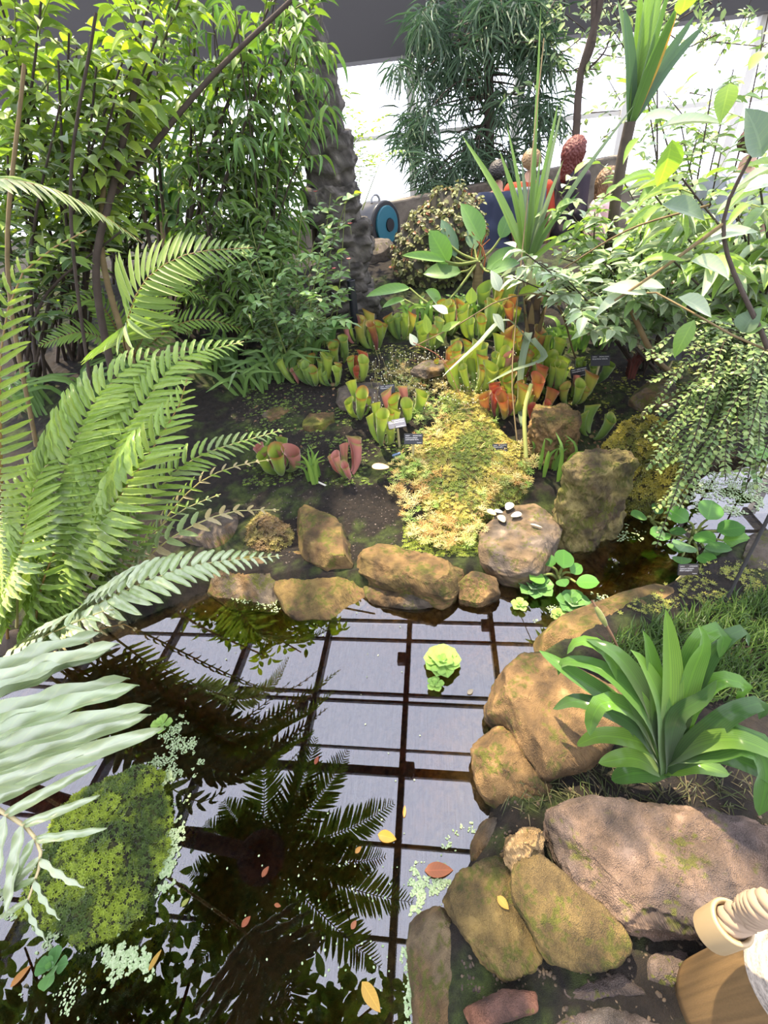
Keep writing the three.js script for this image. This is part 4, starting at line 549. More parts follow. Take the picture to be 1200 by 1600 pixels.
for (const [label, x, y, n, H, sp] of [['strappy undergrowth at the foot of the narrow-leaved shrub', 440, 590, 26, 0.42, 0.9], ['strappy undergrowth left of it, near the mid fern', 350, 575, 26, 0.42, 0.9], ['arching strap leaves on the shaded soil behind the fern tips', 395, 610, 18, 0.34, 1.0], ['strappy clump behind the pale fern', 250, 610, 20, 0.4, 0.9], ['broad straps at the frame edge behind the lime frond', 60, 640, 14, 0.45, 0.7], ['straps between the ferns on the slope', 150, 640, 16, 0.42, 0.8], ['grassy clump at the rock pillar\'s foot', 480, 560, 18, 0.32, 0.9]]) tuft('strap_clump', label, x, y, n, H, 0.035, tmD, sp, { jitter: 0.1, droop: 0.15 });
tuft('red_stem_tuft', 'sheaf of thin dark-red stems on a black root in the shade', 985, 590, 46, 0.3, 0.009, [leafMat(0.16, 0.03, 0.02, { tr: 0.1 }), leafMat(0.1, 0.03, 0.02, { tr: 0.1 })], 0.3, { jitter: 0.03 });

// ---------------------------------------------------------------- golden moss mound with star-shaped sprouts and sundews
{
  sreset(22);
  const top = [[640, 800], [632, 740], [650, 690], [690, 650], [690, 600], [740, 590], [790, 680], [835, 700], [838, 740], [815, 780], [760, 800], [745, 850], [690, 862], [655, 840]].map(([x, y]) => onG(x, y, 0.035));
  const m = rock('moss_mound', 'golden green moss mound in the middle of the bog', null, 0, 0.14, { world: top, bev: 0.05, dome: 0.05, taper: 1.05, amp: 0.03, color: C(0.16, 0.14, 0.02), color2: C(0.24, 0.17, 0.05), moss: 0.3, sd: 60, N: 110 }); m.userData.category = 'moss';
  mossOver(m, 6000, 0.016, C(0.12, 0.17, 0.01), C(0.42, 0.36, 0.06), m, 4);
  const star = mergeGeometries(Array.from({ length: 14 }, (_, i) => leafGeo({ a: 0.6, b: 0.7, curl: 0.3, fold: 0, n: 2 }).scale(0.13, 1, 1).rotateX(-0.35 - (i % 3) * 0.35).rotateY(i * 2.4).translate(0, i * 0.05, 0)));
  const ms = [], cs = [], gold = [C(0.5, 0.42, 0.13), C(0.42, 0.24, 0.06), C(0.24, 0.4, 0.06), C(0.4, 0.5, 0.14), C(0.58, 0.5, 0.22)];
  const inv = m.position, poly = [[620, 800], [615, 740], [640, 690], [650, 640], [600, 600], [620, 572], [700, 575], [760, 600], [760, 660], [800, 690], [842, 705], [840, 760], [790, 775], [750, 800], [745, 855], [690, 862], [648, 842]], inP = (x, y) => { let r = false; for (let i = 0, j = poly.length - 1; i < poly.length; j = i++) { const [ax, ay] = poly[j], [bx, by] = poly[i]; if ((ay > y) !== (by > y) && x < (bx - ax) * (y - ay) / (by - ay) + ax) r = !r; } return r; };
  for (let i = 0; i < 2300; i++) { const x = rr(600, 850), y = rr(565, 870); if (!inP(x + 14 * noise(x * 0.03, y * 0.03, 1), y + 14 * noise(x * 0.03, y * 0.03, 5))) continue; const p = onG(x, y, 0.03); const f = fbm(p.x * 5, 0, p.z * 5) + 0.3 * rnd(); const s = rr(0.018, 0.04) * (y > 640 ? 1 : 0.8); ms.push(basis(p.clone().sub(inv).add(V(0, rr(0, 0.03), 0)), V(rr(-1, 1), 0, rr(-1, 1)), V(rr(-0.35, 0.35), 1, rr(-0.35, 0.35)), s, s, s)); cs.push(pick(f > 0.12 ? [gold[0], gold[1], gold[4]] : [gold[2], gold[3], gold[0]]).clone().multiplyScalar(rr(0.8, 1.15))); }
  instanced('star_sprouts', star, whiteOf(leafMat(1, 1, 1, { tr: 0.35, coat: 0.2, map: null })), ms, m, cs);
  // dewy thread stalks with glistening drops
  const st = [], dr = [], sg = new THREE.CylinderGeometry(0.0012, 0.0016, 1, 4).translate(0, 0.5, 0), dg = new THREE.SphereGeometry(0.0035, 6, 5);
  for (let i = 0; i < 420; i++) { const x = rr(580, 830), y = rr(560, 650), p = onG(x, y, 0.01).sub(inv), h = rr(0.04, 0.11), d = V(rr(-0.3, 0.3), 1, rr(-0.3, 0.3)).normalize(); st.push(basis(p, V(d.y, -d.x, 0), d, 1, h, 1)); dr.push(new THREE.Matrix4().setPosition(p.clone().addScaledVector(d, h))); }
  instanced('sundew_stalks', sg, std(0.3, 0.26, 0.1), st, m); instanced('sundew_drops', dg, std(0.75, 0.75, 0.6, { roughness: 0.3 }), dr, m);
}
sreset(23);
mound('moss_mound', 'yellow-green mossy mound between the standing rock and the weeping shrub', [[950, 720, 0.3], [945, 680, 0.42], [975, 645, 0.5], [1040, 640, 0.5], [1075, 690, 0.42], [1070, 760, 0.2], [1030, 790, 0.08], [985, 775, 0.12]], 0.4, 0.07, { sd: 61, color: C(0.1, 0.09, 0.01), color2: C(0.06, 0.04, 0.01), tufts: 5000, size: 0.02, c1: C(0.13, 0.14, 0.01), c2: C(0.38, 0.32, 0.03), t: 0.5, amp: 0.03, f: 5 });
{ // moss carpets on the bog soil
  sreset(24); const ms = [], cs = [];
  const area = (n, x0, x1, y0, y1, c1, c2, thr) => { for (let i = 0; i < n; i++) { const p = onG(rr(x0, x1), rr(y0, y1)); if (pondSD(p.x, p.z) < 0.02 || fbm(p.x * 4, 7, p.z * 4) < thr) continue; const s = rr(0.008, 0.018); ms.push(basis(p, V(rr(-1, 1), 0, rr(-1, 1)), V(rr(-0.2, 0.2), 1, rr(-0.2, 0.2)), s, s, s)); cs.push(c1.clone().lerp(c2, rnd())); } };
  area(5000, 380, 640, 600, 760, C(0.07, 0.12, 0.01), C(0.2, 0.3, 0.02), -0.02); area(2200, 630, 780, 820, 870, C(0.14, 0.2, 0.01), C(0.3, 0.36, 0.03), -0.4); area(2500, 540, 760, 540, 620, C(0.2, 0.22, 0.03), C(0.34, 0.36, 0.06), -0.1); area(2600, 840, 1100, 560, 660, C(0.14, 0.18, 0.01), C(0.36, 0.38, 0.03), 0.02); area(1500, 900, 1200, 880, 960, C(0.14, 0.18, 0.02), C(0.34, 0.34, 0.05), -0.1);
  instanced('moss_carpet', mossGeo, mossMat, ms, scene, cs, 'patchy low green moss covering the bog soil', 'moss');
}

// ---------------------------------------------------------------- plant labels
{
  sreset(25);
  const texOf = (lines, bg, fg = '#e8e6e0') => { const c = document.createElement('canvas'); c.width = 256; c.height = 150; const k = c.getContext('2d'); k.fillStyle = bg; k.fillRect(0, 0, 256, 150); k.fillStyle = fg; for (const [t, x, y, s, al] of lines) { k.font = s + 'px sans-serif'; k.textAlign = al ?? 'left'; k.fillText(t, x, y); } const t = new THREE.CanvasTexture(c); t.colorSpace = THREE.SRGBColorSpace; return t; };
  const L = (a, b, c, d, e) => [[a, 14, 32, 19], [b, 242, 32, 19, 'right'], [c, 14, 64, 25], ...(d ? [[d, 14, 92, 25]] : []), ...(e ? [[e, 242, 136, 19, 'right']] : [])];
  const plate = (label, x, y, stakeY, r, w, lines, { yaw = 0, rollz = 0, bg = '#15171c', pitch = -0.5 } = {}) => {
    const p = r ? at(x, y, r) : (() => { const g = onG(x, stakeY); return at(x, y, g.distanceTo(EYE) - 0.01); })(), foot = onG(x, stakeY), t = thing('plant_label', label, 'label', V(p.x, foot.y, p.z), undefined);
    const o = V(0, p.y - foot.y, 0), h = w * 0.56, e = new THREE.Euler(pitch, yaw, rollz, 'YXZ');
    const pl = part('plate', rbox(w, h, 0.005, 0.002), std(0.012, 0.013, 0.016, { roughness: 0.4 }), t); pl.position.copy(o); pl.rotation.copy(e);
    const fc = part('lettering', new THREE.PlaneGeometry(w * 0.96, h * 0.94), new THREE.MeshStandardMaterial({ map: texOf(lines, bg), roughness: 0.45 }), t); fc.rotation.copy(e); fc.position.copy(o).add(V(0, 0, 0.0032).applyEuler(e));
    const bk = V(0, -h * 0.3, -0.006).applyEuler(e).add(o); part('stake', tube([bk, V(bk.x + 0.012 * Math.sin(rollz * 8), -0.03, bk.z - 0.02)], 0.0075, 0.0075, 2, 4), std(0.42, 0.38, 0.2), t);
  };
  plate('dark label before the grey slate, reading Paepalanthus sp.', 605, 608, 640, 0, 0.1, L('FAMILY', 'ERIOCAULACEAE', 'Paepalanthus sp.'), { rollz: 0.02 });
  plate('greyish tilted label on a long wooden stake beside the lime pitchers', 620, 662, 720, 0, 0.105, L('FAMILY', 'SARRACENIACEAE', 'Heliamphora nutans', '', 'Mount Roraima'), { rollz: 0.1, bg: '#4a4d5c', pitch: -0.95 });
  plate('black label on a wooden stake right of the grey tilted one', 646, 686, 742, 0, 0.105, L('FAMILY', 'DROSERACEAE', 'Drosera adelae', 'subtropical form', 'Garden'), { rollz: -0.09 });
  plate('small black label sunk in the golden moss with a white scratch', 781, 700, 722, 0, 0.085, L('FAMILY', 'DROSERACEAE', 'Drosera anglica', '', 'Wild origin'), { rollz: -0.06 });
  plate('black label with pale rim in front of the squared block', 863, 671, 715, 0, 0.1, L('FAMILY', 'RAPATEACEAE', 'Stegolepis guianensis', '', 'Mount Roraima'), { rollz: -0.05 });
  plate('black slanting label above the lone green pitcher plant', 905, 582, 622, 0, 0.11, L('FAMILY', 'SARRACENIACEAE', 'Heliamphora minor', '', 'Mount Roraima'), { rollz: 0.12 });
  plate('dark label on a leaning stake by the red-stemmed tuft', 938, 563, 625, 0, 0.12, L('FAMILY', 'BROMELIACEAE', 'Brocchinia reducta'), { rollz: -0.06 });
  plate('shaded label under the arching branch near the weeping shrub', 1052, 556, 590, 0, 0.11, L('FAMILY', 'ERICACEAE', 'Bejaria sp.'), { rollz: 0 });
  plate('low label on the yellow-green mossy mound', 1012, 626, 665, 0, 0.12, L('FAMILY', 'ERICACEAE', 'Vaccinium sp.'), { rollz: -0.1 });
  plate('brown-black label at the channel among the round-leaved plants', 1075, 890, 915, 0, 0.088, L('FAMILY', 'CYPERACEAE', 'Cyperus Haspan', 'dwarf papyrus', 'Tropics'), { rollz: -0.08, bg: '#2e2620' });
}

{ // crumbs and bits of bark over the bare soil
  sreset(26); const ms = [], cs = [], g = new THREE.IcosahedronGeometry(1, 0);
  const area = (n, x0, x1, y0, y1, s0, s1, c1, c2) => { for (let i = 0; i < n; i++) { const p = onG(rr(x0, x1), rr(y0, y1)); if (pondSD(p.x, p.z) < 0.03) continue; const s = rr(s0, s1); ms.push(basis(p, V(rr(-1, 1), rr(-0.3, 0.3), rr(-1, 1)), V(rr(-1, 1), 1, rr(-1, 1)), s * rr(0.5, 1.2), s * 0.7, s * rr(0.6, 1.6))); cs.push(c1.clone().lerp(c2, rnd())); } };
  area(5200, 380, 660, 690, 880, 0.0018, 0.005, C(0.03, 0.022, 0.016), C(0.15, 0.12, 0.1)); area(2200, 360, 560, 600, 700, 0.002, 0.006, C(0.03, 0.022, 0.016), C(0.12, 0.09, 0.06)); area(2500, 840, 1100, 560, 700, 0.002, 0.006, C(0.03, 0.022, 0.016), C(0.16, 0.12, 0.08)); area(3500, 720, 1200, 1180, 1600, 0.002, 0.006, C(0.03, 0.022, 0.016), C(0.11, 0.08, 0.05)); area(300, 380, 1000, 560, 700, 0.006, 0.012, C(0.12, 0.06, 0.03), C(0.25, 0.15, 0.07));
  instanced('soil_crumbs', g, std(1, 1, 1), ms, scene, cs, 'dark soil crumbs and bark bits scattered on the ground', 'soil');
  const sp = [], sc = []; for (let i = 0; i < 420; i++) { const p = onG(rr(780, 1180), rr(1195, 1270)), l = rr(0.03, 0.09); if (pondSD(p.x, p.z) < 0.03) continue; sp.push(basis(p, V(rr(-1, 1), rr(0.1, 0.8), rr(-1, 1)), V(0, 1, 0), 0.0025, l, l)); sc.push(C(0.08, 0.14, 0.02).lerp(C(0.24, 0.2, 0.1), rnd())); }
  instanced('straw_wisps', G.needle, whiteOf(leafMat(1, 1, 1, { tr: 0.3, coat: 0.2, map: T.blade })), sp, scene, sc, 'thin dry grass wisps between the boulder and the big slab', 'grass');
}

// ---------------------------------------------------------------- rock pillar, low wall, hose reel, pipe
{
  sreset(30);
  const c0 = atZ(548, 500, 4.05), by = groundY(c0.x, c0.z), pil = thing('rock_stack', 'rough grey rock pillar rising behind the small-leaved shrub', 'rock', V(c0.x, by, c0.z));
  let y = -0.1, yy = 0; // stacked boulders
  for (const [dx, dz, w, h, d] of [[0, 0, 0.5, 0.26, 0.5], [-0.05, 0, 0.46, 0.22, 0.46], [0.02, -0.03, 0.42, 0.26, 0.44], [-0.04, 0, 0.4, 0.24, 0.4], [-0.02, -0.02, 0.36, 0.3, 0.38], [-0.05, 0, 0.3, 0.34, 0.34], [-0.06, 0, 0.22, 0.3, 0.26]]) {
    let g = new THREE.IcosahedronGeometry(1, 12); g.deleteAttribute('uv'); g.deleteAttribute('normal'); g = mergeVertices(g, 1e-4); const p = g.attributes.position, col = [], uv = [];
    for (let i = 0; i < p.count; i++) { const v = V(p.getX(i), p.getY(i), p.getZ(i)), m = Math.max(Math.abs(v.x), Math.abs(v.y), Math.abs(v.z)); v.multiplyScalar(lerp(1, 1 / m, 0.6)); const n = fbm(v.x * 1.3 + y * 9, v.y * 1.3, v.z * 1.3); v.multiplyScalar(1 + 0.26 * n + 0.08 * Math.abs(fbm(v.x * 4, v.y * 4 + y, v.z * 4))); v.set(v.x * w / 2, v.y * h * 0.56, v.z * d / 2); p.setXYZ(i, v.x, v.y, v.z); const k = 0.75 + 0.5 * fbm(v.x * 9, v.y * 9 + y, v.z * 9); col.push(0.2 * k, 0.18 * k, 0.15 * k); uv.push(v.x + 0.6 * v.y, v.z + 0.8 * v.y); }
    g.setAttribute('color', new THREE.Float32BufferAttribute(col, 3)); g.setAttribute('uv', new THREE.Float32BufferAttribute(uv, 2)); g.computeVertexNormals();
    const m = part('boulder', g, rockMat, pil); m.position.set(dx, y + h / 2, dz); y += h * 0.94;
  }
  // sloping retaining wall under the glass
  const a = atZ(590, 326, 6.6), b = atZ(705, 290, 6.8), e = b.clone().sub(a), A = a.clone().addScaledVector(e, -1.2), B = b.clone().addScaledVector(e, 2.2); A.y = a.y - 0.05; B.y = Math.min(B.y, b.y + 0.12);
  const sh = new THREE.Shape(), len = Math.hypot(B.x - A.x, B.z - A.z); sh.moveTo(0, -0.4); sh.lineTo(len, -0.4); sh.lineTo(len, B.y); sh.lineTo(0, A.y); const g = new THREE.ExtrudeGeometry(sh, { depth: 0.2, bevelSize: 0.02, bevelThickness: 0.02, bevelSegments: 2 });
  const w = solo('retaining_wall', g, M.concrete, 'low concrete retaining wall sloping up under the glass', 'wall'); w.userData.kind = 'structure'; w.position.set(A.x, 0, A.z); w.rotation.y = Math.atan2(-(B.z - A.z), B.x - A.x);
  // dark rubble bank beneath the reel
  const rb = atZ(600, 440, 5.2); for (let i = 0; i < 9; i++) { const q = V(rb.x + rr(-0.35, 0.5), 0, rb.z + rr(-0.5, 0.4)), h = rr(0.2, 0.75), s = rr(0.16, 0.3); rock('rubble_stone', ['jagged', 'broad', 'dull brown', 'squat', 'low', 'mossy', 'cracked', 'small', 'tilted'][i] + ' rubble stone in the gap below the hose reel', null, 0, 0.5, { world: Array.from({ length: 6 }, (_, k) => V(q.x + Math.cos(k * 1.05) * s * rr(0.7, 1.2), groundY(q.x, q.z) * 0.5 + h, q.z + Math.sin(k * 1.05) * s * rr(0.7, 1.2))), sd: 70 + i, color: C(0.15, 0.125, 0.1), color2: C(0.19, 0.155, 0.12), moss: 0.2, N: 36, group: undefined }); }
  // hose reel
  const hp = atZ(600, 352, 5.5), hr = thing('hose_reel', 'black garden hose reel with a teal face on the ledge', 'hose reel', V(hp.x, hp.y - 0.2, hp.z)); hr.rotation.y = 0.75;
  const blk = std(0.012, 0.013, 0.015, { roughness: 0.35 }), teal = std(0.01, 0.1, 0.14, { roughness: 0.4 });
  const sideS = new THREE.Shape(); sideS.moveTo(-0.2, 0); sideS.lineTo(0.2, 0); sideS.lineTo(0.2, 0.2); sideS.absarc(0, 0.2, 0.2, 0, Math.PI, false); sideS.lineTo(-0.2, 0);
  part('case', new THREE.ExtrudeGeometry(sideS, { depth: 0.22, bevelSize: 0.015, bevelThickness: 0.015, bevelSegments: 3, curveSegments: 20 }).translate(0, 0, -0.2), blk, hr);
  const fs = new THREE.Shape(); fs.absellipse(0, 0, 0.15, 0.165, 0, 6.283); const hole = new THREE.Path(); hole.absellipse(0.03, 0.0, 0.06, 0.065, 0, 6.283); fs.holes.push(hole); const face = part('face_ring', new THREE.ExtrudeGeometry(fs, { depth: 0.02, bevelSize: 0.006, bevelThickness: 0.006, bevelSegments: 2, curveSegments: 24 }), teal, hr); face.position.set(0, 0.2, 0.03);
  part('hub', new THREE.CylinderGeometry(0.055, 0.06, 0.04, 20).rotateX(Math.PI / 2).translate(0.03, 0.2, 0.05), blk, hr); part('handle', new THREE.TorusGeometry(0.06, 0.012, 8, 16, Math.PI).translate(-0.02, 0.405, -0.08), std(0.3, 0.31, 0.32, { roughness: 0.3 }), hr); part('hose_guide', rbox(0.07, 0.1, 0.06, 0.01).translate(-0.23, 0.18, -0.02), blk, hr); part('nozzle', new THREE.CylinderGeometry(0.014, 0.02, 0.08, 10).translate(-0.25, 0.22, 0.05), std(0.5, 0.08, 0.03), hr);
  part('hose', tube([V(-0.24, 0.15, 0.02), V(-0.22, -0.05, 0.08), V(-0.05, -0.12, 0.12), V(0.1, -0.1, 0.1)], 0.011, 0.011, 20, 8), blk, hr);
  const ledge = rock('ledge_stone', 'dark stone ledge carrying the hose reel', null, 0, 0.9, { world: [[-0.4, -0.35], [0.35, -0.35], [0.45, 0.2], [0.1, 0.32], [-0.35, 0.3]].map(([x, z]) => V(hp.x + x, hp.y - 0.2, hp.z + z)), sd: 90, color: C(0.15, 0.125, 0.1), color2: C(0.19, 0.155, 0.12), moss: 0.15 });
  const pp = onG(556, 512), pt = at(545, 452, pp.distanceTo(EYE)); const pipe = thing('black_pipe', 'short black plastic pipe standing before the rock pillar', 'pipe', pp); part('tube', rel(new THREE.CylinderGeometry(0.03, 0.03, 0.36, 16, 1, true).translate(pp.x, pp.y + 0.16, pp.z), pp), std(0.02, 0.022, 0.028, { roughness: 0.35 }), pipe); part('rim', rel(new THREE.TorusGeometry(0.03, 0.005, 8, 20).rotateX(Math.PI / 2).translate(pp.x, pp.y + 0.34, pp.z), pp), std(0.03, 0.032, 0.04, { roughness: 0.35 }), pipe);
}

// ---------------------------------------------------------------- shrubs
const huskM = std(0.13, 0.085, 0.04, { map: T.wood });
function shrub({ name, label, cat = 'shrub', base, tips, twigs = 8, twigL = [0.2, 0.4], leafL = [0.08, 0.12], lw = 0.4, per = 8, geo = G.ovate, mats, stemM = M.bark, twigM = M.stem, r = 0.012, droop = 0.15, from = 0.4, sag = 0.08, max = 300, group, up = 0.35, minPx = 10, flat = 0.5 }) {
  const pl = new Plant(name, label, cat, base, group);
  for (const T0 of tips) {
    const s = base.clone().add(V(rr(-0.12, 0.12), 0, rr(-0.12, 0.12))), mid = s.clone().lerp(T0, 0.5).add(V(rr(-sag, sag), sag + rr(0, sag), rr(-sag, sag))), P = [s, mid, T0], c = curve(P), p = V(0, 0, 0), d = V(0, 0, 0);
    pl.stem(P, r, r * 0.35, stemM, 'stem', 9, 5);
    for (let k = 0; k < twigs; k++) {
      const t = lerp(from, 1, (k + rnd()) / twigs); c.getPointAt(t, p); c.getTangentAt(t, d);
      const a = rnd() * 6.283, o = V(Math.cos(a), rr(-0.3, 0.7), Math.sin(a)).normalize().addScaledVector(d, 0.6).add(V(0, up - 0.35, 0)).normalize(), l = rr(...twigL) * (1.15 - 0.4 * t), e = p.clone().addScaledVector(o, l).add(V(0, -droop * l, 0)), m = p.clone().addScaledVector(o, l * 0.5).add(V(0, 0.03 * l, 0)), tc = new THREE.QuadraticBezierCurve3(p.clone(), m, e);
      pl.twig([p.clone(), tc.getPoint(0.5), e], r * 0.3, r * 0.12);
      for (let j = 0; j < per; j++) { const u = (j + 0.6) / per, q = tc.getPoint(u), w = tc.getTangent(u), side = V(0, 1, 0).cross(w).normalize().multiplyScalar(j % 2 ? 1 : -1), v = side.multiplyScalar(0.75).addScaledVector(w, j === per - 1 ? 2 : 0.55).add(V(rr(-0.3, 0.3), rr(-0.35, 0.3) - droop, rr(-0.3, 0.3))).normalize(), L = rr(...leafL); pl.leaf(geo, pick(mats), basis(q, v, V(rr(-flat, flat), 1, rr(-flat, flat)), L * lw * rr(0.85, 1.15), L, L), L); }
    }
  }
  return pl.finish({ twigMat: twigM, max, minPx });
}
const cloud = (n, x0, x1, y0, y1, r0, r1) => Array.from({ length: n }, (_, i) => at(lerp(x0, x1, (i + rnd()) / n), rr(y0, y1), rr(r0, r1)));
const lm = (list, o) => list.map((c) => leafMat(...c, o));
sreset(31);
{
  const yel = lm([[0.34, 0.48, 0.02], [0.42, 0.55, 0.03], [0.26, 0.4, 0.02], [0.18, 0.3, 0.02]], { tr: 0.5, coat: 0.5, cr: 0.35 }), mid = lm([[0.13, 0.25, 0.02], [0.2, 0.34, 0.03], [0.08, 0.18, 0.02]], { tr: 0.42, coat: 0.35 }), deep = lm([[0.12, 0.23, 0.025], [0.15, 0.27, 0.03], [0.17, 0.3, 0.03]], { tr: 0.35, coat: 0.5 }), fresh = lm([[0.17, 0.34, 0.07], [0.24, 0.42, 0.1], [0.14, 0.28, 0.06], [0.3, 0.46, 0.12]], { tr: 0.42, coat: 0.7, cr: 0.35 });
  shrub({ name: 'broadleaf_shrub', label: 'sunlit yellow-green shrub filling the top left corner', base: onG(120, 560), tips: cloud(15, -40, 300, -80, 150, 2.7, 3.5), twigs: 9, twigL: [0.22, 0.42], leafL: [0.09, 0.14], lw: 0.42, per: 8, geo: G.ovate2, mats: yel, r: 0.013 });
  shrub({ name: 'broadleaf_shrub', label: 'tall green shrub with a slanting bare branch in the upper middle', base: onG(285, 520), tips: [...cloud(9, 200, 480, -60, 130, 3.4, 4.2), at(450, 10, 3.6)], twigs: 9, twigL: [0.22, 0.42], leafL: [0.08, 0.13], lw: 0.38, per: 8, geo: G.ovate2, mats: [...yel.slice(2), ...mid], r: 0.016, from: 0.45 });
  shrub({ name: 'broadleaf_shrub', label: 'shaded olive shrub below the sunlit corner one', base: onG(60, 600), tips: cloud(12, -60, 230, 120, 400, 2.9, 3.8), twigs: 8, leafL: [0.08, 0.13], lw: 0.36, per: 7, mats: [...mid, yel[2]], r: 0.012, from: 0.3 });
  shrub({ name: 'narrowleaf_shrub', label: 'willowy narrow-leaved shrub in front of the white panes', base: onG(400, 520), tips: cloud(16, 320, 515, -40, 200, 3.4, 4.1), twigs: 9, twigL: [0.2, 0.38], leafL: [0.1, 0.16], lw: 0.17, per: 8, geo: G.lance2, mats: [...mid, ...fresh.slice(0, 1)], r: 0.009, droop: 0.4, from: 0.25 });
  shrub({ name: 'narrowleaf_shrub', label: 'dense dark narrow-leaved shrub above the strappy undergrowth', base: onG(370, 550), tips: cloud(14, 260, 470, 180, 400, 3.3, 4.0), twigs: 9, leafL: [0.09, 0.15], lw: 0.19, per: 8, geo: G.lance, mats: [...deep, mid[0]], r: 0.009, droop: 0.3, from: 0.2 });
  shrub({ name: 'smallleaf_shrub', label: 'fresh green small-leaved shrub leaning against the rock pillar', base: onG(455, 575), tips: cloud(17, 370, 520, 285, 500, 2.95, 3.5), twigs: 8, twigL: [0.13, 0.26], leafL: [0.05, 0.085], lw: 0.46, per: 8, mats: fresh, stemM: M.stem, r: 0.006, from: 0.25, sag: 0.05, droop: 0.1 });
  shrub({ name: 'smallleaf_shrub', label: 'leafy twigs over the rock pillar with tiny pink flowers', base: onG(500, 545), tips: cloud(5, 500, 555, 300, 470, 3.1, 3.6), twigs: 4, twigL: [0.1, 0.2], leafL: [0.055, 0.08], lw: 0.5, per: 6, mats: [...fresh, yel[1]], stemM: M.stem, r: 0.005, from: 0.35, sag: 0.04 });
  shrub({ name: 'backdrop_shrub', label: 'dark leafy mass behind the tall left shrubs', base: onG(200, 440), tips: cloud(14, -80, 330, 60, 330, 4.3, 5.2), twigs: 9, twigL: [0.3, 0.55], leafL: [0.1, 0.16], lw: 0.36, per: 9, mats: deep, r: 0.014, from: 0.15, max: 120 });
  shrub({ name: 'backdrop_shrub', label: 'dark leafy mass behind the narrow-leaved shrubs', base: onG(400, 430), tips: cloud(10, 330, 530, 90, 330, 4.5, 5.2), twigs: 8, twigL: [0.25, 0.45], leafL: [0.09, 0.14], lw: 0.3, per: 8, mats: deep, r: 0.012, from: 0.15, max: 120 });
  shrub({ name: 'ivy_twigs', label: 'light airy twigs hanging before the cream mullion', base: atZ(548, 330, 4.5), tips: cloud(7, 545, 605, 120, 260, 4.6, 5), twigs: 6, twigL: [0.15, 0.3], leafL: [0.04, 0.06], lw: 0.4, per: 7, mats: [yel[1], fresh[3]], stemM: M.stem, r: 0.005, from: 0.3 });
  // canes and trunks
  const canes = [['pale tan cane rising at the frame edge', [[8, 620, 3.2], [12, 420, 3.0], [38, 100, 2.9]], 0.012, M.cane], ['brown slanting trunk behind the lime mid frond', [[150, 560, 3.2], [150, 420, 3.2], [175, 300, 3.2], [215, 120, 3.1]], 0.024, M.bark], ['second brown trunk leaning out of the dark undergrowth', [[190, 540, 3.3], [160, 400, 3.3], [165, 250, 3.3]], 0.022, M.cane], ['thin dark cane under the yellow-green shrub', [[95, 560, 3.1], [110, 300, 3.0], [150, 20, 2.9]], 0.01, M.bark], ['dark mossy trunk against the panes', [[500, 470, 4.4], [486, 260, 4.3], [480, 40, 4.3]], 0.035, M.bark], ['slanting branch crossing the upper middle foliage', [[180, 300, 3.3], [330, 120, 3.2], [455, 0, 3.2]], 0.016, M.bark]];
  for (const [label, P, r, m] of canes) { const Q = px3(P); Q[0].y = Math.min(Q[0].y, groundY(Q[0].x, Q[0].z) + (label.startsWith('slanting') ? 9 : 0)); const b = Q[0].clone(); const s = solo('bare_stem', rel(tube(Q, r, r * 0.6, 16, 7), b), m, label, 'stem'); s.position.copy(b); }
  // flax among the left shrubs
  const fx = onG(275, 470), fp = new Plant('flax', 'dark green flax fan on a stubby brown stem among the left shrubs', 'plant', fx), fr = fx.distanceTo(EYE) - 0.1, fm = lm([[0.06, 0.16, 0.03], [0.09, 0.22, 0.03], [0.12, 0.28, 0.05]], { map: T.blade, coat: 0.6 });
  fp.stem([fx, at(266, 400, fr), at(262, 345, fr)], 0.05, 0.06, M.cane, 'trunk', 8, 9);
  for (const [x, y] of [[230, 260], [275, 150], [300, 130], [325, 145], [350, 300], [345, 345], [330, 385], [300, 400], [285, 250], [240, 300], [310, 260], [330, 240], [290, 330], [215, 340]]) { const t = at(x, y, fr + rr(-0.2, 0.1)), s = at(262 + rr(-6, 6), 350, fr); fp.own('leaf', ribbon([s, s.clone().lerp(t, 0.5).add(V(rr(-0.03, 0.03), 0.08, 0.05)), t], bladeW(rr(0.045, 0.06)), { n: 10, up: V(0, 0.5, 1) }), pick(fm)); }
  fp.finish();
  for (const [x, y] of [[493, 300], [545, 405], [547, 350], [522, 420]]) { const p = at(x, y, 3.05), f = thing('pink_flower', 'tiny pink flower at ' + { 493: 'the high end of the shrub', 545: 'the pillar\'s middle', 547: 'the pillar\'s rim', 522: 'the lower twigs' }[x] + ' left of the hose reel', 'flower', p, undefined); for (let k = 0; k < 5; k++) { const q = part('petal', G.round, std(0.6, 0.16, 0.14), f); basis(V(0, 0, 0), V(Math.cos(k * 1.257), 0.4, Math.sin(k * 1.257)), V(0, 1, 0), 0.012, 0.014, 0.016).decompose(q.position, q.quaternion, q.scale); } part('stalk', tube([V(0, -0.05, 0), V(0, 0, 0)], 0.001, 0.001, 2, 4), M.stem, f); }

  // ---------------- centre
  { // long-needled conifer
    const b = V(...atZ(770, 330, 7.2).toArray()); b.y = groundY(b.x, b.z); const tp = atZ(758, -60, 7.2), pl = new Plant('weeping_conifer', 'dark weeping conifer with long drooping needles before the glass', 'tree', b), nm = lm([[0.05, 0.12, 0.045], [0.07, 0.15, 0.06], [0.035, 0.09, 0.035], [0.1, 0.19, 0.09]], { tr: 0.25, coat: 0.5, map: T.blade });
    pl.stem([b, atZ(765, 200, 7.2), tp], 0.07, 0.05, M.bark, 'trunk', 12, 8);
    const cl = []; for (let i = 0; i < 150; i++) { const y = rr(-20, 300), w = y < 60 ? 130 : 150 - Math.max(0, y - 180) * 0.4, x = 755 + rr(-1, 1) * w * (0.6 + 0.4 * rnd()) + (y > 200 ? -20 : 0); cl.push(atZ(x, y, rr(6.6, 7.6))); }
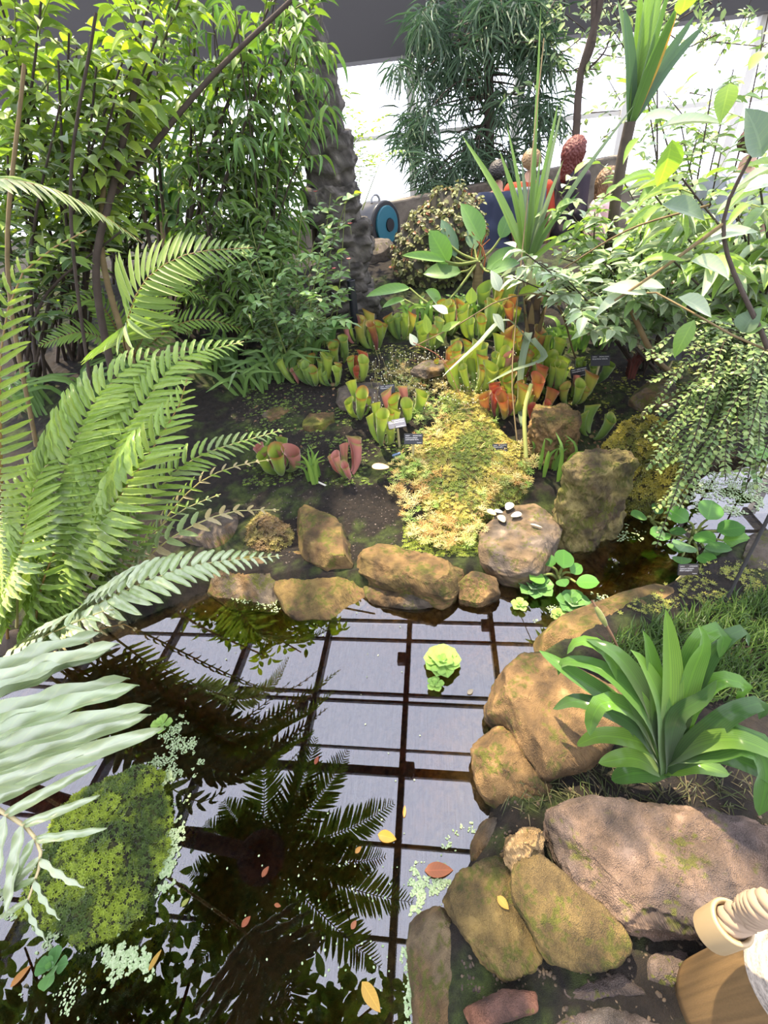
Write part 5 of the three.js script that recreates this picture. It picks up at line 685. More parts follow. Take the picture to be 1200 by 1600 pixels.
    for (const c of cl) { const s = V(b.x + (tp.x - b.x) * 0.7, c.y + 0.25, b.z); if (rnd() < 0.5) pl.twig([s, s.clone().lerp(c, 0.6).add(V(0, 0.1, 0)), c], 0.012, 0.004); for (let k = 0; k < 26; k++) { const a = rnd() * 6.283, L = rr(0.24, 0.42), d = V(Math.cos(a) * 0.6, rr(-1, 0.25), Math.sin(a) * 0.6).normalize(); pl.leaf(G.needle, pick(nm), basis(c.clone().add(V(rr(-0.05, 0.05), rr(-0.08, 0.05), rr(-0.05, 0.05))), d, V(rr(-1, 1), 1, rr(-1, 1)), 0.014, L, L), L); } }
    pl.finish({ twigMat: M.bark, leafName: 'needle_leaf' });
  }
  { // slender tree by the people
    const b = atZ(905, 300, 6.4); b.y = groundY(b.x, b.z); const pl = new Plant('slender_tree', 'slender dark forked tree behind the red-haired visitor', 'tree', b);
    const q = (x, y, d = 6.4) => atZ(x, y, d); pl.stem([b, q(900, 210), q(908, 110), q(930, 40), q(945, -30)], 0.06, 0.03, M.bark, 'trunk', 14, 8); pl.stem([q(908, 110), q(925, 70), q(928, -30)], 0.035, 0.025, M.bark, 'branch'); pl.stem([q(912, 115), q(945, 80), q(955, 50)], 0.012, 0.006, M.bark, 'branch');
    const am = lm([[0.2, 0.32, 0.07], [0.3, 0.4, 0.12], [0.14, 0.24, 0.05]], { tr: 0.45, coat: 0.5 });
    for (let i = 0; i < 70; i++) { const s = q(rr(830, 1200), rr(-10, 220), rr(6.2, 7.5)), e = s.clone().add(V(rr(-0.4, 0.4), rr(-0.15, 0.3), rr(-0.3, 0.3))); pl.twig([s, e], 0.006, 0.003); for (let k = 0; k < 12; k++) { const p = s.clone().lerp(e, k / 12).add(V(rr(-0.06, 0.06), rr(-0.06, 0.06), rr(-0.06, 0.06))); leafTo(pl, G.tiny, pick(am), p, p.clone().add(V(rr(-0.1, 0.1), rr(-0.08, 0.05), rr(-0.1, 0.1))), rr(0.03, 0.045)); } }
    pl.finish({ twigMat: M.bark, max: 150 });
  }
  { // boulder under a creeper
    const top = [[640, 420], [640, 380], [690, 355], [725, 330], [745, 345], [750, 420], [720, 470], [650, 480]].map(([x, y]) => { const p = atZ(x, y, 4.6 + (480 - y) * 0.006); return p; }); const c = atZ(682, 425, 4.6);
    const g = new THREE.IcosahedronGeometry(1, 5), p = g.attributes.position; for (let i = 0; i < p.count; i++) { const v = V(p.getX(i), p.getY(i), p.getZ(i)); v.multiplyScalar(1 + 0.3 * fbm(v.x * 1.6, v.y * 1.6, v.z * 1.6 + 3)); p.setXYZ(i, v.x * 0.36 + Math.max(0, v.y) * 0.12, v.y * 0.46, v.z * 0.34); } g.computeVertexNormals();
    const m = solo('creeper_boulder', g, std(0.05, 0.045, 0.03), 'boulder smothered by a tiny-leaved creeper beside the hose reel', 'boulder'); m.position.set(c.x, Math.max(groundY(c.x, c.z) + 0.12, 0.75), c.z);
    const gg = g.index ? g.toNonIndexed() : g; const ms = [], cs = [], n = gg.attributes.normal; for (let i = 0; i < 7000; i++) { const k = Math.floor(rnd() * gg.attributes.position.count), q = V(0, 0, 0).fromBufferAttribute(gg.attributes.position, k), w = V(0, 0, 0).fromBufferAttribute(n, k), s = rr(0.03, 0.05); q.add(V(rr(-0.02, 0.02), rr(-0.02, 0.02), rr(-0.02, 0.02))).addScaledVector(w, rr(0, 0.025)); ms.push(basis(q, V(rr(-1, 1), rr(-1, 0.2), rr(-1, 1)), w.add(V(rr(-0.5, 0.5), rr(0, 0.8), rr(-0.5, 0.5))), s * 0.7, s, s)); cs.push(C(0.1, 0.12, 0.03).lerp(rnd() < 0.12 ? C(0.32, 0.1, 0.05) : C(0.24, 0.25, 0.08), rnd())); } instanced('creeper_leaves', G.tiny, whiteOf(leafMat(1, 1, 1, { tr: 0.3, coat: 0.4, map: null })), ms, m, cs);
  }
  { // broad-leaved plant (large paddle leaves)
    const b = onG(748, 445), r = Math.min(b.distanceTo(EYE), 4.2), b2 = at(748, 425, r), pl = new Plant('paddle_leaf_plant', 'plant with big paddle leaves and a red-brown heart', 'plant', V(b2.x, groundY(b2.x, b2.z), b2.z)), pm = lm([[0.16, 0.36, 0.04], [0.12, 0.28, 0.05], [0.2, 0.42, 0.05]], { tr: 0.45, coat: 0.8, cr: 0.3 }), blue = lm([[0.14, 0.26, 0.14]], { coat: 0.9, cr: 0.3 });
    const paddle = leafGeo({ a: 0.85, b: 0.7, curl: 0.1, fold: 0.25, n: 9 });
    const heart = at(748, 408, r);
    for (const [bx, by, tx, ty, w, dr, m] of [[752, 378, 722, 314, 0.19, 0, 0], [782, 372, 800, 328, 0.12, 0.05, 1], [700, 412, 672, 358, 0.17, -0.1, 0], [712, 402, 690, 340, 0.12, 0.1, 3], [696, 408, 628, 396, 0.08, -0.2, 2], [760, 420, 808, 385, 0.13, -0.15, 1], [742, 390, 735, 350, 0.12, 0.2, 3], [765, 425, 812, 408, 0.13, -0.25, 1], [720, 425, 660, 425, 0.16, 0, 1], [640, 450, 572, 460, 0.09, -0.5, 2], [632, 468, 598, 478, 0.06, -0.5, 2], [690, 480, 668, 452, 0.14, -0.4, 2], [700, 380, 668, 362, 0.1, 0.1, 0]]) { const a = at(bx, by, r + dr * 0.5), t = at(tx, ty, r + dr), h = bx < 650 ? at(700, 490, r - 0.4) : heart; pl.stem([h, h.clone().lerp(a, 0.6).add(V(0, -0.02, 0)), a], 0.011, 0.008, M.stem, 'petiole', 8); leafTo(pl, paddle, m === 3 ? blue[0] : pm[m], a, t, w, upish(a, 1.2).add(V(rr(-0.4, 0.4), 0, 0))); }
    pl.stem([heart.clone().add(V(0, -0.35, 0)), heart.clone().add(V(0, -0.1, 0)), heart], 0.05, 0.035, M.cane, 'crown', 8, 8); for (let k = 0; k < 6; k++) pl.stem([heart.clone().add(V(0, -0.2, 0)), heart.clone().add(V(rr(-0.06, 0.06), 0.05, rr(-0.06, 0.06))), heart.clone().add(V(rr(-0.09, 0.09), rr(0.1, 0.22), rr(-0.05, 0.05)))], 0.01, 0.003, std(0.3, 0.1, 0.03), 'old_sheath', 6, 5);
    pl.finish();
  }
  { // sword-leaved plant on a fibrous trunk
    const b = onG(835, 560), r = b.distanceTo(EYE), pl = new Plant('sword_leaf_plant', 'sword-leaved plant with stiff spikes on a brown fibrous trunk', 'plant', b), sm = lm([[0.16, 0.3, 0.04], [0.22, 0.38, 0.05], [0.12, 0.24, 0.05], [0.2, 0.28, 0.14]], { tr: 0.35, coat: 0.7, cr: 0.3, map: T.blade });
    const h = at(826, 402, r - 0.15); pl.stem([b, at(834, 500, r - 0.05), at(832, 450, r - 0.1)], 0.05, 0.042, M.bark, 'trunk', 8, 10); for (let k = 0; k < 26; k++) { const u = k / 26, q = b.clone().lerp(at(832, 450, r - 0.1), u), a = k * 2.4, d = V(Math.cos(a), 0, Math.sin(a)); pl.own('husk', ribbon([q.clone().addScaledVector(d, 0.045), q.clone().addScaledVector(d, 0.065).add(V(0, 0.07, 0)), q.clone().addScaledVector(d, 0.085).add(V(0, 0.14, 0))], (w) => 0.05 * Math.pow(1 - w, 0.6), { n: 4, up: d }), pick([M.cane, huskM])); } pl.stem([at(832, 455, r - 0.1), h], 0.03, 0.026, std(0.34, 0.36, 0.16), 'pseudostem', 6, 8);
    for (const [x, y, w, k] of [[722, 212, 0.045, 0.3], [780, 234, 0.04, 0.2], [792, 195, 0.03, 0], [845, 10, 0.025, 0.1], [838, 180, 0.035, 0], [884, 140, 0.03, -0.2], [872, 160, 0.04, 0.1], [990, 165, 0.03, -0.1], [862, 330, 0.04, -0.3], [880, 250, 0.035, -0.4], [845, 235, 0.03, 0.2], [905, 300, 0.035, -0.2], [815, 250, 0.035, 0.1], [940, 350, 0.03, -0.3]]) { const t = at(x, y, r - 0.15 + k * 0.5); pl.own('leaf', ribbon([h.clone().add(V(0, -0.03, 0)), h.clone().lerp(t, 0.5).add(V(0, 0.03, 0)), t], (u) => w * 1.4 * (0.75 + 0.25 * Math.sin(u * 3)) * Math.pow(1 - u, 0.55), { n: 12, fold: 0.5, up: V(rr(-0.4, 0.4), 0.5, 1) }), pick(sm)); }
    for (const P of [[[830, 540], [790, 500], [745, 540], [690, 590]], [[826, 520], [815, 570], [812, 640], [820, 690]], [[830, 530], [850, 560], [800, 580], [760, 600]]].map((q) => q.map(([x, y], i) => at(x, y, r - 0.3 - i * 0.12)))) pl.own('leaf', ribbon(P, (u) => 0.05 * Math.pow(1 - u, 0.5), { n: 14, fold: 0.35 }), sm[3]);
    pl.stem([at(822, 715, 2.62), at(820, 640, 2.62), at(830, 600, 2.64)], 0.012, 0.011, std(0.36, 0.38, 0.1), 'cane', 8, 7); pl.stem([at(808, 690, 2.6), at(800, 600, 2.65), at(806, 500, 2.8), at(850, 60, 3.4)], 0.004, 0.003, M.cane, 'scape', 14, 5);
    pl.finish();
  }
  { // hanging bright leaves and pale twig across the bog
    const pl = new Plant('pale_twig_branch', 'pale arching twig with lime and white leaves over the pitchers', 'branch', onG(900, 560)), w = lm([[0.55, 0.6, 0.48]], { tr: 0.2, coat: 0.9 }), y = lm([[0.4, 0.55, 0.03], [0.32, 0.48, 0.04]], { tr: 0.55 }); const R = 2.85;
    pl.stem([pl.base, at(850, 460, R), at(780, 470, R), at(720, 505, R), at(640, 545, R)], 0.006, 0.003, M.cane, 'stem', 16); pl.stem([at(645, 535, R), at(690, 560, R - 0.05), at(720, 620, R - 0.1)], 0.0025, 0.0015, M.redStem, 'runner', 12);
    for (const [a, b, m, k] of [[[780, 455], [768, 420], w[0], 0.07], [[668, 522], [665, 488], y[0], 0.06], [[735, 475], [738, 448], y[0], 0.07], [[690, 518], [720, 500], y[1], 0.05], [[650, 540], [640, 520], w[0], 0.05], [[700, 490], [675, 475], w[0], 0.06], [[810, 460], [850, 445], y[0], 0.06], [[770, 490], [790, 520], w[0], 0.06], [[680, 525], [695, 535], y[1], 0.05]]) leafTo(pl, G.ovate, m, at(...a, R), at(...b, R), k);
    pl.finish();
  }

  // ---------------- right
  const glossy = lm([[0.36, 0.45, 0.27], [0.3, 0.42, 0.2], [0.42, 0.5, 0.34], [0.22, 0.36, 0.1]], { tr: 0.3, coat: 1, cr: 0.28 }), rightY = lm([[0.28, 0.44, 0.04], [0.22, 0.38, 0.05], [0.34, 0.5, 0.07]], { tr: 0.5, coat: 0.7, cr: 0.3 });
  shrub({ name: 'glossy_shrub', label: 'shrub with silvery-white glinting leaves above the red-stemmed tuft', base: onG(1010, 575), tips: cloud(16, 800, 1060, 390, 510, 2.35, 2.8), twigs: 7, twigL: [0.1, 0.22], leafL: [0.07, 0.11], lw: 0.42, per: 7, mats: glossy, r: 0.008, from: 0.45, sag: 0.05, flat: 0.35 });
  shrub({ name: 'longleaf_shrub', label: 'shrub with long pale blades at the right frame edge', base: onG(1180, 560), tips: cloud(14, 1000, 1230, 150, 420, 2.1, 2.7), twigs: 5, twigL: [0.14, 0.28], leafL: [0.12, 0.19], lw: 0.26, per: 6, geo: G.lance, mats: [...glossy.slice(0, 3), ...rightY], r: 0.009, from: 0.45, sag: 0.06, flat: 0.35 });
  shrub({ name: 'bushy_shrub', label: 'yellow-green bush between the sword plant and the long-bladed shrub', base: onG(960, 520), tips: cloud(16, 850, 1120, 250, 420, 2.9, 3.6), twigs: 8, twigL: [0.15, 0.3], leafL: [0.07, 0.11], lw: 0.45, per: 7, mats: [...rightY, glossy[3], glossy[0]], r: 0.008, from: 0.3 });
  shrub({ name: 'bushy_shrub', label: 'shaded bush at right behind the weeping shrub', base: onG(1140, 560), tips: cloud(12, 1000, 1250, 380, 520, 2.5, 3.0), twigs: 7, twigL: [0.14, 0.28], leafL: [0.06, 0.1], lw: 0.42, per: 7, mats: [mid[0], mid[1], rightY[1]], r: 0.007, from: 0.25 });
  shrub({ name: 'backdrop_shrub', label: 'pale airy shrub in the upper right before the panes', base: atZ(1100, 330, 4.6).setY(0.3), tips: cloud(14, 960, 1240, 20, 300, 4.0, 4.8), twigs: 8, twigL: [0.25, 0.45], leafL: [0.07, 0.11], lw: 0.4, per: 7, mats: [...rightY, glossy[0], glossy[3]], r: 0.01, from: 0.3, max: 150 });
  { // stiff flax at the top right
    const b = atZ(990, 330, 3.6); b.y = groundY(b.x, b.z); const pl = new Plant('stiff_flax', 'upright flax with green and orange-edged blades near the top right', 'plant', b), r = 3.5, h = at(985, 190, r);
    pl.stem([b, h.clone().add(V(0, -0.3, 0)), h], 0.035, 0.03, M.bark, 'trunk', 8, 9);
    for (const [x, y, c] of [[1015, -40, 0], [1035, -30, 0], [1060, 5, 1], [1085, 25, 2], [1000, -20, 0], [975, 10, 2], [965, 0, 1], [1050, -40, 1], [1100, 40, 2], [1025, -60, 0]]) { const t = at(x, y, r + rr(-0.2, 0.2)); pl.own('leaf', ribbon([h, h.clone().lerp(t, 0.5).add(V(0, 0.04, 0)), t], (u) => 0.075 * (0.6 + 0.4 * Math.sin(u * 2.5)) * Math.pow(1 - u, 0.4), { n: 10, fold: 0.5, up: V(rr(-0.5, 0.5), 0.3, 1) }), [...rightY.slice(1, 2), ...lm([[0.1, 0.22, 0.03], [0.07, 0.15, 0.06]], { map: T.blade })][c]); }
    pl.own('leaf', ribbon([h, at(1030, 90, r), at(1062, 0, r)], (u) => 0.05 * Math.pow(1 - u, 0.4), { n: 8, up: V(0, 0.3, 1) }), leafMat(0.5, 0.28, 0.03));
    pl.finish();
  }
  { // single large leaves on the near right branches
    const pl = new Plant('arching_branch', 'near arching branch with single large hanging leaves on the right', 'branch', onG(1230, 640)), R = 1.9, bl = lm([[0.3, 0.5, 0.03]], { tr: 0.6 })[0], wh = glossy[2], gr = rightY[1], dk = lm([[0.12, 0.2, 0.1]], { coat: 1 })[0];
    pl.stem([pl.base, at(1200, 545, R), at(1110, 510, R), at(1040, 460, R + 0.1), at(960, 460, R + 0.2)], 0.006, 0.003, M.cane, 'stem', 16); pl.stem([at(1200, 545, R), at(1130, 350, R), at(1180, 230, R), at(1230, 120, R)], 0.008, 0.004, M.bark, 'branch', 14); pl.stem([at(1110, 320, R), at(980, 360, R + 0.3), at(880, 420, R + 0.6)], 0.004, 0.003, M.cane, 'branch', 10); pl.stem([at(1130, 350, R), at(1020, 430, R), at(960, 470, R)], 0.006, 0.004, M.cane, 'branch', 10);
    for (const [a, b, m, w] of [[[1050, 218], [1034, 302], bl, 0.11], [[1072, -10], [1068, 24], bl, 0.08], [[1190, 245], [1180, 160], dk, 0.12], [[1035, 320], [1115, 330], dk, 0.1], [[1100, 380], [1190, 345], wh, 0.09], [[1080, 408], [1158, 425], wh, 0.1], [[1060, 465], [1128, 490], wh, 0.08], [[1000, 410], [1075, 395], bl, 0.05], [[1085, 500], [1048, 562], gr, 0.075], [[1160, 520], [1182, 478], dk, 0.11], [[1165, 520], [1195, 500], gr, 0.09], [[1010, 460], [940, 440], wh, 0.09], [[1000, 450], [1045, 440], wh, 0.08], [[980, 460], [920, 490], wh, 0.09], [[1000, 190], [1080, 170], wh, 0.06], [[1030, 200], [1150, 172], wh, 0.06], [[1000, 215], [965, 255], bl, 0.06], [[1140, 130], [1125, 190], rightY[0], 0.07], [[1170, 110], [1200, 70], rightY[2], 0.07], [[1160, 300], [1230, 270], wh, 0.09]]) leafTo(pl, G.ovate2, m, at(...a, R), at(...b, R + rr(-0.06, 0.06)), w * 0.75);
    pl.finish();
  }
  { // weeping shrub with tiny paired leaves
    const b = onG(1235, 690), pl = new Plant('weeping_shrub', 'weeping shrub with cascading sprays of tiny leaves over the channel', 'shrub', b), wm = lm([[0.12, 0.21, 0.035], [0.18, 0.28, 0.06], [0.08, 0.15, 0.03], [0.26, 0.35, 0.1]], { tr: 0.35, coat: 0.5, cr: 0.3, map: null });
    for (let i = 0; i < 80; i++) {
      const f = i / 80, s = at(rr(1120, 1260), rr(510, 600), rr(2.1, 2.45)), tx = lerp(1005, 1200, (f * 7.3) % 1), ty = lerp(600, 800, rnd()) - (tx < 1040 ? 60 : 0) + (tx > 1100 ? -20 : 0), e = i < 8 ? at([1008, 1012, 1020, 1030, 1045, 1000, 1025, 1060][i], [640, 690, 800, 790, 720, 655, 855, 760][i], 2.15) : at(tx, ty, rr(1.95, 2.3)), P = [b.clone().lerp(s, 0.5).add(V(0, 0.1, 0)), s, s.clone().lerp(e, 0.5).add(V(0, 0.07, 0)), e], c = curve(P), n = 70, q = V(0, 0, 0), d = V(0, 0, 0);
      pl.stem(P, 0.005, 0.0015, M.bark, 'spray', 14, 4);
      for (let k = 12; k < n; k++) { c.getPointAt(k / n, q); c.getTangentAt(k / n, d); const x = V(0, 1, 0).cross(d).normalize(); for (const sg of [-1, 1]) { const v = x.clone().multiplyScalar(sg).addScaledVector(d, 0.7).add(V(rr(-0.3, 0.3), rr(-0.1, 0.4), rr(-0.3, 0.3))), L = rr(0.016, 0.026); pl.leaf(G.tiny, pick(wm), basis(q.clone(), v, V(rr(-0.5, 0.5), 1, rr(-0.5, 0.5)), L * 0.7, L, L), L); } }
    }
    pl.finish({ max: 300, minPx: 6 });
  }
  { // dark thin rod by the channel
    const a = onG(1128, 950), s = solo('thin_rod', rel(tube([a, at(1205, 800, a.distanceTo(EYE) - 0.2)], 0.006, 0.006, 2, 8), a), std(0.03, 0.03, 0.03), 'thin dark rod leaning by the channel label', 'rod'); s.position.copy(a);
    const br = onG(1062, 590), t = solo('mossy_branch', rel(tube([br, at(1015, 545, 2.75), at(980, 470, 2.7)], 0.02, 0.012, 12, 7), br), std(0.2, 0.14, 0.06, { map: T.wood }), 'brown slanting branch beside the red-stemmed tuft', 'branch'); t.position.copy(br);
    const m2 = onG(1090, 610), t2 = solo('mossy_branch', rel(tube([m2, at(1110, 570, 2.6), at(1150, 540, 2.5)], 0.022, 0.014, 10, 7), m2), std(0.2, 0.2, 0.04, { map: T.moss }), 'mossy branch base at the weeping shrub', 'branch'); t2.position.copy(m2);
  }
}
{ // low green growth behind the pitcher rows
  sreset(37);
  tuft('leafy_tuft', 'low leafy tuft at the foot of the creeper boulder', 655, 500, 22, 0.24, 0.04, tm1, 0.8, { jitter: 0.12, droop: 0.1 }); tuft('leafy_tuft', 'low leafy tuft under the paddle-leaved plant', 725, 488, 22, 0.22, 0.035, [tm1[2], tmD[1]], 0.8, { jitter: 0.14, droop: 0.1 }); tuft('leafy_tuft', 'leafy tuft right of the fibrous trunk', 880, 540, 24, 0.26, 0.035, [tm1[0], tm1[2], tmD[1]], 0.8, { jitter: 0.14, droop: 0.1 }); tuft('leafy_tuft', 'leafy tuft below the silvery shrub near the tilted label', 930, 535, 22, 0.24, 0.03, [tm1[2], tmD[1]], 0.8, { jitter: 0.14, droop: 0.1 }); tuft('leafy_tuft', 'dark leafy tuft behind the sword plant', 840, 470, 24, 0.3, 0.035, [tm1[2], tmD[0]], 0.8, { jitter: 0.16, droop: 0.1 });
}

// ---------------------------------------------------------------- wooden post with a rope end at the lower right
{
  sreset(40);
  const b = onY(1090, 1580, 0.1), lean = V(0, 0, 0), post = thing('wooden_post', 'round weathered wooden bollard at the lower right corner', 'post', V(b.x + 0.05, 0.08, b.z)), R = 0.085, H = 0.4;
  const prof = [[0, 0], [R * 1.02, 0], [R, 0.05], [R, H - 0.05], [R * 0.98, H - 0.02]].map(([x, y]) => new THREE.Vector2(x, y)), g = new THREE.LatheGeometry(prof, 40), p = g.attributes.position;
  for (let i = 0; i < p.count; i++) { const a = Math.atan2(p.getZ(i), p.getX(i)), k = 1 + 0.012 * noise(Math.cos(a) * 3, p.getY(i), Math.sin(a) * 3) + 0.006 * noise(Math.cos(a) * 14, p.getY(i) * 2, Math.sin(a) * 14); p.setX(i, p.getX(i) * k); p.setZ(i, p.getZ(i) * k); } g.computeVertexNormals();
  const wt = T.wood.clone(); wt.repeat.set(2, 1); wt.needsUpdate = true;
  part('shaft', g, std(0.26, 0.16, 0.065, { map: wt, bumpMap: wt, bumpScale: 0.003, roughness: 0.7 }), post);
  part('sawn_top', new THREE.LatheGeometry([[0, H + 0.03], [R * 0.55, H + 0.03], [R * 0.8, H + 0.018], [R * 0.98, H - 0.02]].map(([x, y]) => new THREE.Vector2(x, y)), 40), std(0.55, 0.48, 0.4, { map: T.moss, roughness: 0.9 }), post);
  // rope: four strands laid round each other, its end in a cream ferrule
  const e = at(1128, 1448, 1.14).sub(post.position), c = at(1192, 1418, 1.02).sub(post.position), mid = at(1168, 1428, 1.08).sub(post.position), cc = curve([e, mid, c, at(1290, 1420, 0.95).sub(post.position)]), rope = thing('rope', 'cream twisted rope end in a plastic ferrule beside the post', 'rope', post.position.clone());
  for (let k = 0; k < 4; k++) { const P = []; for (let i = 0; i <= 40; i++) { const t = i / 40, q = cc.getPointAt(t), d = cc.getTangentAt(t), x = V(0, 1, 0).cross(d).normalize(), y = d.clone().cross(x), a = k * Math.PI / 2 + t * 16; P.push(q.addScaledVector(x, Math.cos(a) * 0.011).addScaledVector(y, Math.sin(a) * 0.011)); } part('strand', tube(P, 0.0115, 0.0115, 80, 7), std(0.34, 0.25, 0.17, { roughness: 0.9 }), rope); }
  const d0 = cc.getTangentAt(0), fe = part('ferrule', new THREE.LatheGeometry([[0, -0.035], [0.026, -0.035], [0.03, -0.028], [0.031, 0.03], [0.029, 0.035], [0.024, 0.034], [0.022, 0.02]].map(([x, y]) => new THREE.Vector2(x, y)), 28), std(0.36, 0.27, 0.15, { roughness: 0.4 }), rope);
  fe.position.copy(e); fe.quaternion.setFromUnitVectors(V(0, 1, 0), d0);
}

// ---------------------------------------------------------------- visitors on the path
{
  const capsule = (p, a, b, ra, rb) => { const bx = b[0] - a[0], by = b[1] - a[1], bz = b[2] - a[2], px = p[0] - a[0], py = p[1] - a[1], pz = p[2] - a[2], t = clamp((px * bx + py * by + pz * bz) / (bx * bx + by * by + bz * bz), 0, 1); return Math.hypot(px - bx * t, py - by * t, pz - bz * t) - lerp(ra, rb, t); };
  const smin = (a, b, k) => { const h = clamp(0.5 + 0.5 * (b - a) / k, 0, 1); return lerp(b, a, h) - k * h * (1 - h); };
  const field = (bones, k) => (p) => { let d = 9; for (const [a, b, ra, rb, kk] of bones) d = smin(d, capsule(p, a, b, ra, rb ?? ra), kk ?? k); return d; };
  const mcm = new THREE.MeshStandardMaterial();
  function mesh(fn, c, half, res) {
    const mc = new MarchingCubes(res, mcm, false, false, 60000); mc.isolation = 0; mc.reset(); const h = res / 2, f = mc.field, p = [0, 0, 0];
    for (let k = 0; k < res; k++) for (let j = 0; j < res; j++) for (let i = 0; i < res; i++) { p[0] = c[0] + (i - h) / h * half; p[1] = c[1] + (j - h) / h * half; p[2] = c[2] + (k - h) / h * half; f[i + j * res + k * res * res] = -fn(p); }
    mc.update(); const n = mc.count, pos = new Float32Array(n * 3); for (let i = 0; i < n; i++) for (let a = 0; a < 3; a++) pos[i * 3 + a] = mc.positionArray[i * 3 + a] * half + c[a];
    let g = new THREE.BufferGeometry(); g.setAttribute('position', new THREE.BufferAttribute(pos, 3)); g = mergeVertices(g, 1e-4); g.computeVertexNormals(); return g;
  }
  // facing +z; feet at 0; height 1.72
  const sh = 0.185, legs = [], arms = [], fore = [];
  const torso = [[[0, 0.95, 0], [0, 1.12, 0.0], 0.13, 0.125], [[-0.06, 1.12, 0], [-0.08, 1.36, 0], 0.1, 0.1], [[0.06, 1.12, 0], [0.08, 1.36, 0], 0.1, 0.1], [[-0.15, 1.4, -0.01], [0.15, 1.4, -0.01], 0.066], [[-0.07, 0.93, 0], [0.07, 0.93, 0], 0.125]];
  for (const s of [-1, 1]) { legs.push([[s * 0.09, 0.9, 0], [s * 0.1, 0.49, 0.02], 0.088, 0.06], [[s * 0.1, 0.49, 0.02], [s * 0.105, 0.08, -0.02], 0.058, 0.038]); arms.push([[s * sh, 1.4, -0.01], [s * (sh + 0.07), 1.12, -0.03], 0.052, 0.042]); fore.push([[s * (sh + 0.07), 1.12, -0.03], [s * (sh + 0.06), 0.88, 0.08], 0.041, 0.028]); }
  const neck = [[[0, 1.4, -0.02], [0, 1.52, 0.0], 0.055, 0.05]], feet = [-1, 1].map((s) => [[s * 0.105, 0.04, -0.04], [s * 0.12, 0.03, 0.15], 0.042, 0.032]);
  const body0 = mesh(field([...torso, ...legs, ...arms, ...fore, ...neck, ...feet], 0.03), [0, 0.84, 0], 0.92, 104);
  const headF = (p) => { let d = smin(capsule(p, [0, 1.63, -0.015], [0, 1.62, 0.01], 0.085, 0.08), capsule(p, [0, 1.58, 0.03], [0, 1.545, 0.055], 0.058, 0.04), 0.04); d = smin(d, capsule(p, [0, 1.62, 0.085], [0, 1.585, 0.112], 0.008, 0.014), 0.012); for (const s of [-1, 1]) d = smin(d, capsule(p, [s * 0.082, 1.615, -0.005], [s * 0.086, 1.585, -0.002], 0.012, 0.008), 0.01); d = smin(d, capsule(p, [-0.02, 1.55, 0.092], [0.02, 1.55, 0.092], 0.007), 0.006); return smin(d, capsule(p, [0, 1.45, -0.015], [0, 1.56, 0.0], 0.05), 0.03); };
  const head0 = mesh(headF, [0, 1.6, 0.01], 0.18, 72);
  const handF = (s) => { const w = [s * (sh + 0.06), 0.88, 0.08], B = [[w, [w[0], w[1] - 0.06, w[2] + 0.025], 0.027, 0.03]]; for (let i = 0; i < 4; i++) { const z = (i - 1.5) * 0.019, L = [0.034, 0.04, 0.038, 0.03][i], k0 = [w[0] - s * 0.004, w[1] - 0.085, w[2] + 0.03 + z * 1.0], k1 = [w[0] - s * 0.012, k0[1] - L, k0[2] + 0.006], k2 = [w[0] - s * 0.026, k1[1] - L * 0.8, k1[2] + 0.004]; B.push([[w[0], w[1] - 0.06, w[2] + 0.025 + z * 0.6], k0, 0.014, 0.009, 0.008], [k0, k1, 0.009, 0.0085, 0.002], [k1, k2, 0.0085, 0.007, 0.002]); } B.push([[w[0], w[1] - 0.02, w[2] + 0.035], [w[0] - s * 0.015, w[1] - 0.055, w[2] + 0.07], 0.013, 0.01, 0.01], [[w[0] - s * 0.015, w[1] - 0.055, w[2] + 0.07], [w[0] - s * 0.022, w[1] - 0.085, w[2] + 0.078], 0.0098, 0.008, 0.004]); return [field(B, 0.012), [w[0], w[1] - 0.07, w[2] + 0.03]]; };
  const hands = [-1, 1].map((s) => { const [f, c] = handF(s); return mesh(f, c, 0.12, 72); });
  const skinGeo = mergeGeometries([body0, head0, ...hands]);
  const grow = (b, e) => b.map(([a, c, ra, rb, k]) => [a, c, ra + e, (rb ?? ra) + e, k]);
  const cut = (f, y0, y1) => (p) => Math.max(f(p), y0 - p[1], p[1] - y1);
  const shirtF = field(grow([...torso, ...arms], 0.016), 0.03), sleeveEnd = (p) => { const r = Math.abs(p[0]) > 0.2 ? 1.2 - p[1] : -1; return Math.max(shirtF(p), r); };
  const shirt0 = mesh(cut(sleeveEnd, 0.86, 1.47), [0, 1.16, 0], 0.36, 72), longF = field(grow([...torso, ...arms, ...fore], 0.018), 0.03), jacket0 = mesh(cut(longF, 0.82, 1.48), [0, 1.16, 0], 0.38, 72);
  const trouserF = field(grow([...legs, torso[0], torso[4]], 0.016), 0.03), trousers0 = mesh(cut(trouserF, 0.1, 1.0), [0, 0.52, 0], 0.52, 80), shorts0 = mesh(cut(trouserF, 0.5, 1.0), [0, 0.72, 0], 0.34, 64);
  const shoes0 = mesh(field(grow(feet, 0.012), 0.02), [0, 0.06, 0.05], 0.22, 48);
  const shortHair = mesh((p) => { const d = capsule(p, [0, 1.64, -0.02], [0, 1.635, 0.005], 0.098, 0.092) - 0.004 * noise(p[0] * 60, p[1] * 60, p[2] * 60); return Math.max(d, (p[2] - 0.03) * 0.8 - (p[1] - 1.66), 1.565 - p[1]); }, [0, 1.62, 0], 0.16, 60), longHair = mesh((p) => { let d = smin(capsule(p, [0, 1.64, -0.02], [0, 1.63, 0.0], 0.115, 0.105), capsule(p, [0, 1.6, -0.05], [0, 1.42, -0.06], 0.11, 0.08), 0.05) - 0.007 * noise(p[0] * 45, p[1] * 30, p[2] * 45); return Math.max(d, (p[2] - 0.035) - Math.max(0, (p[1] - 1.67)) * 1.5); }, [0, 1.54, 0], 0.26, 72);
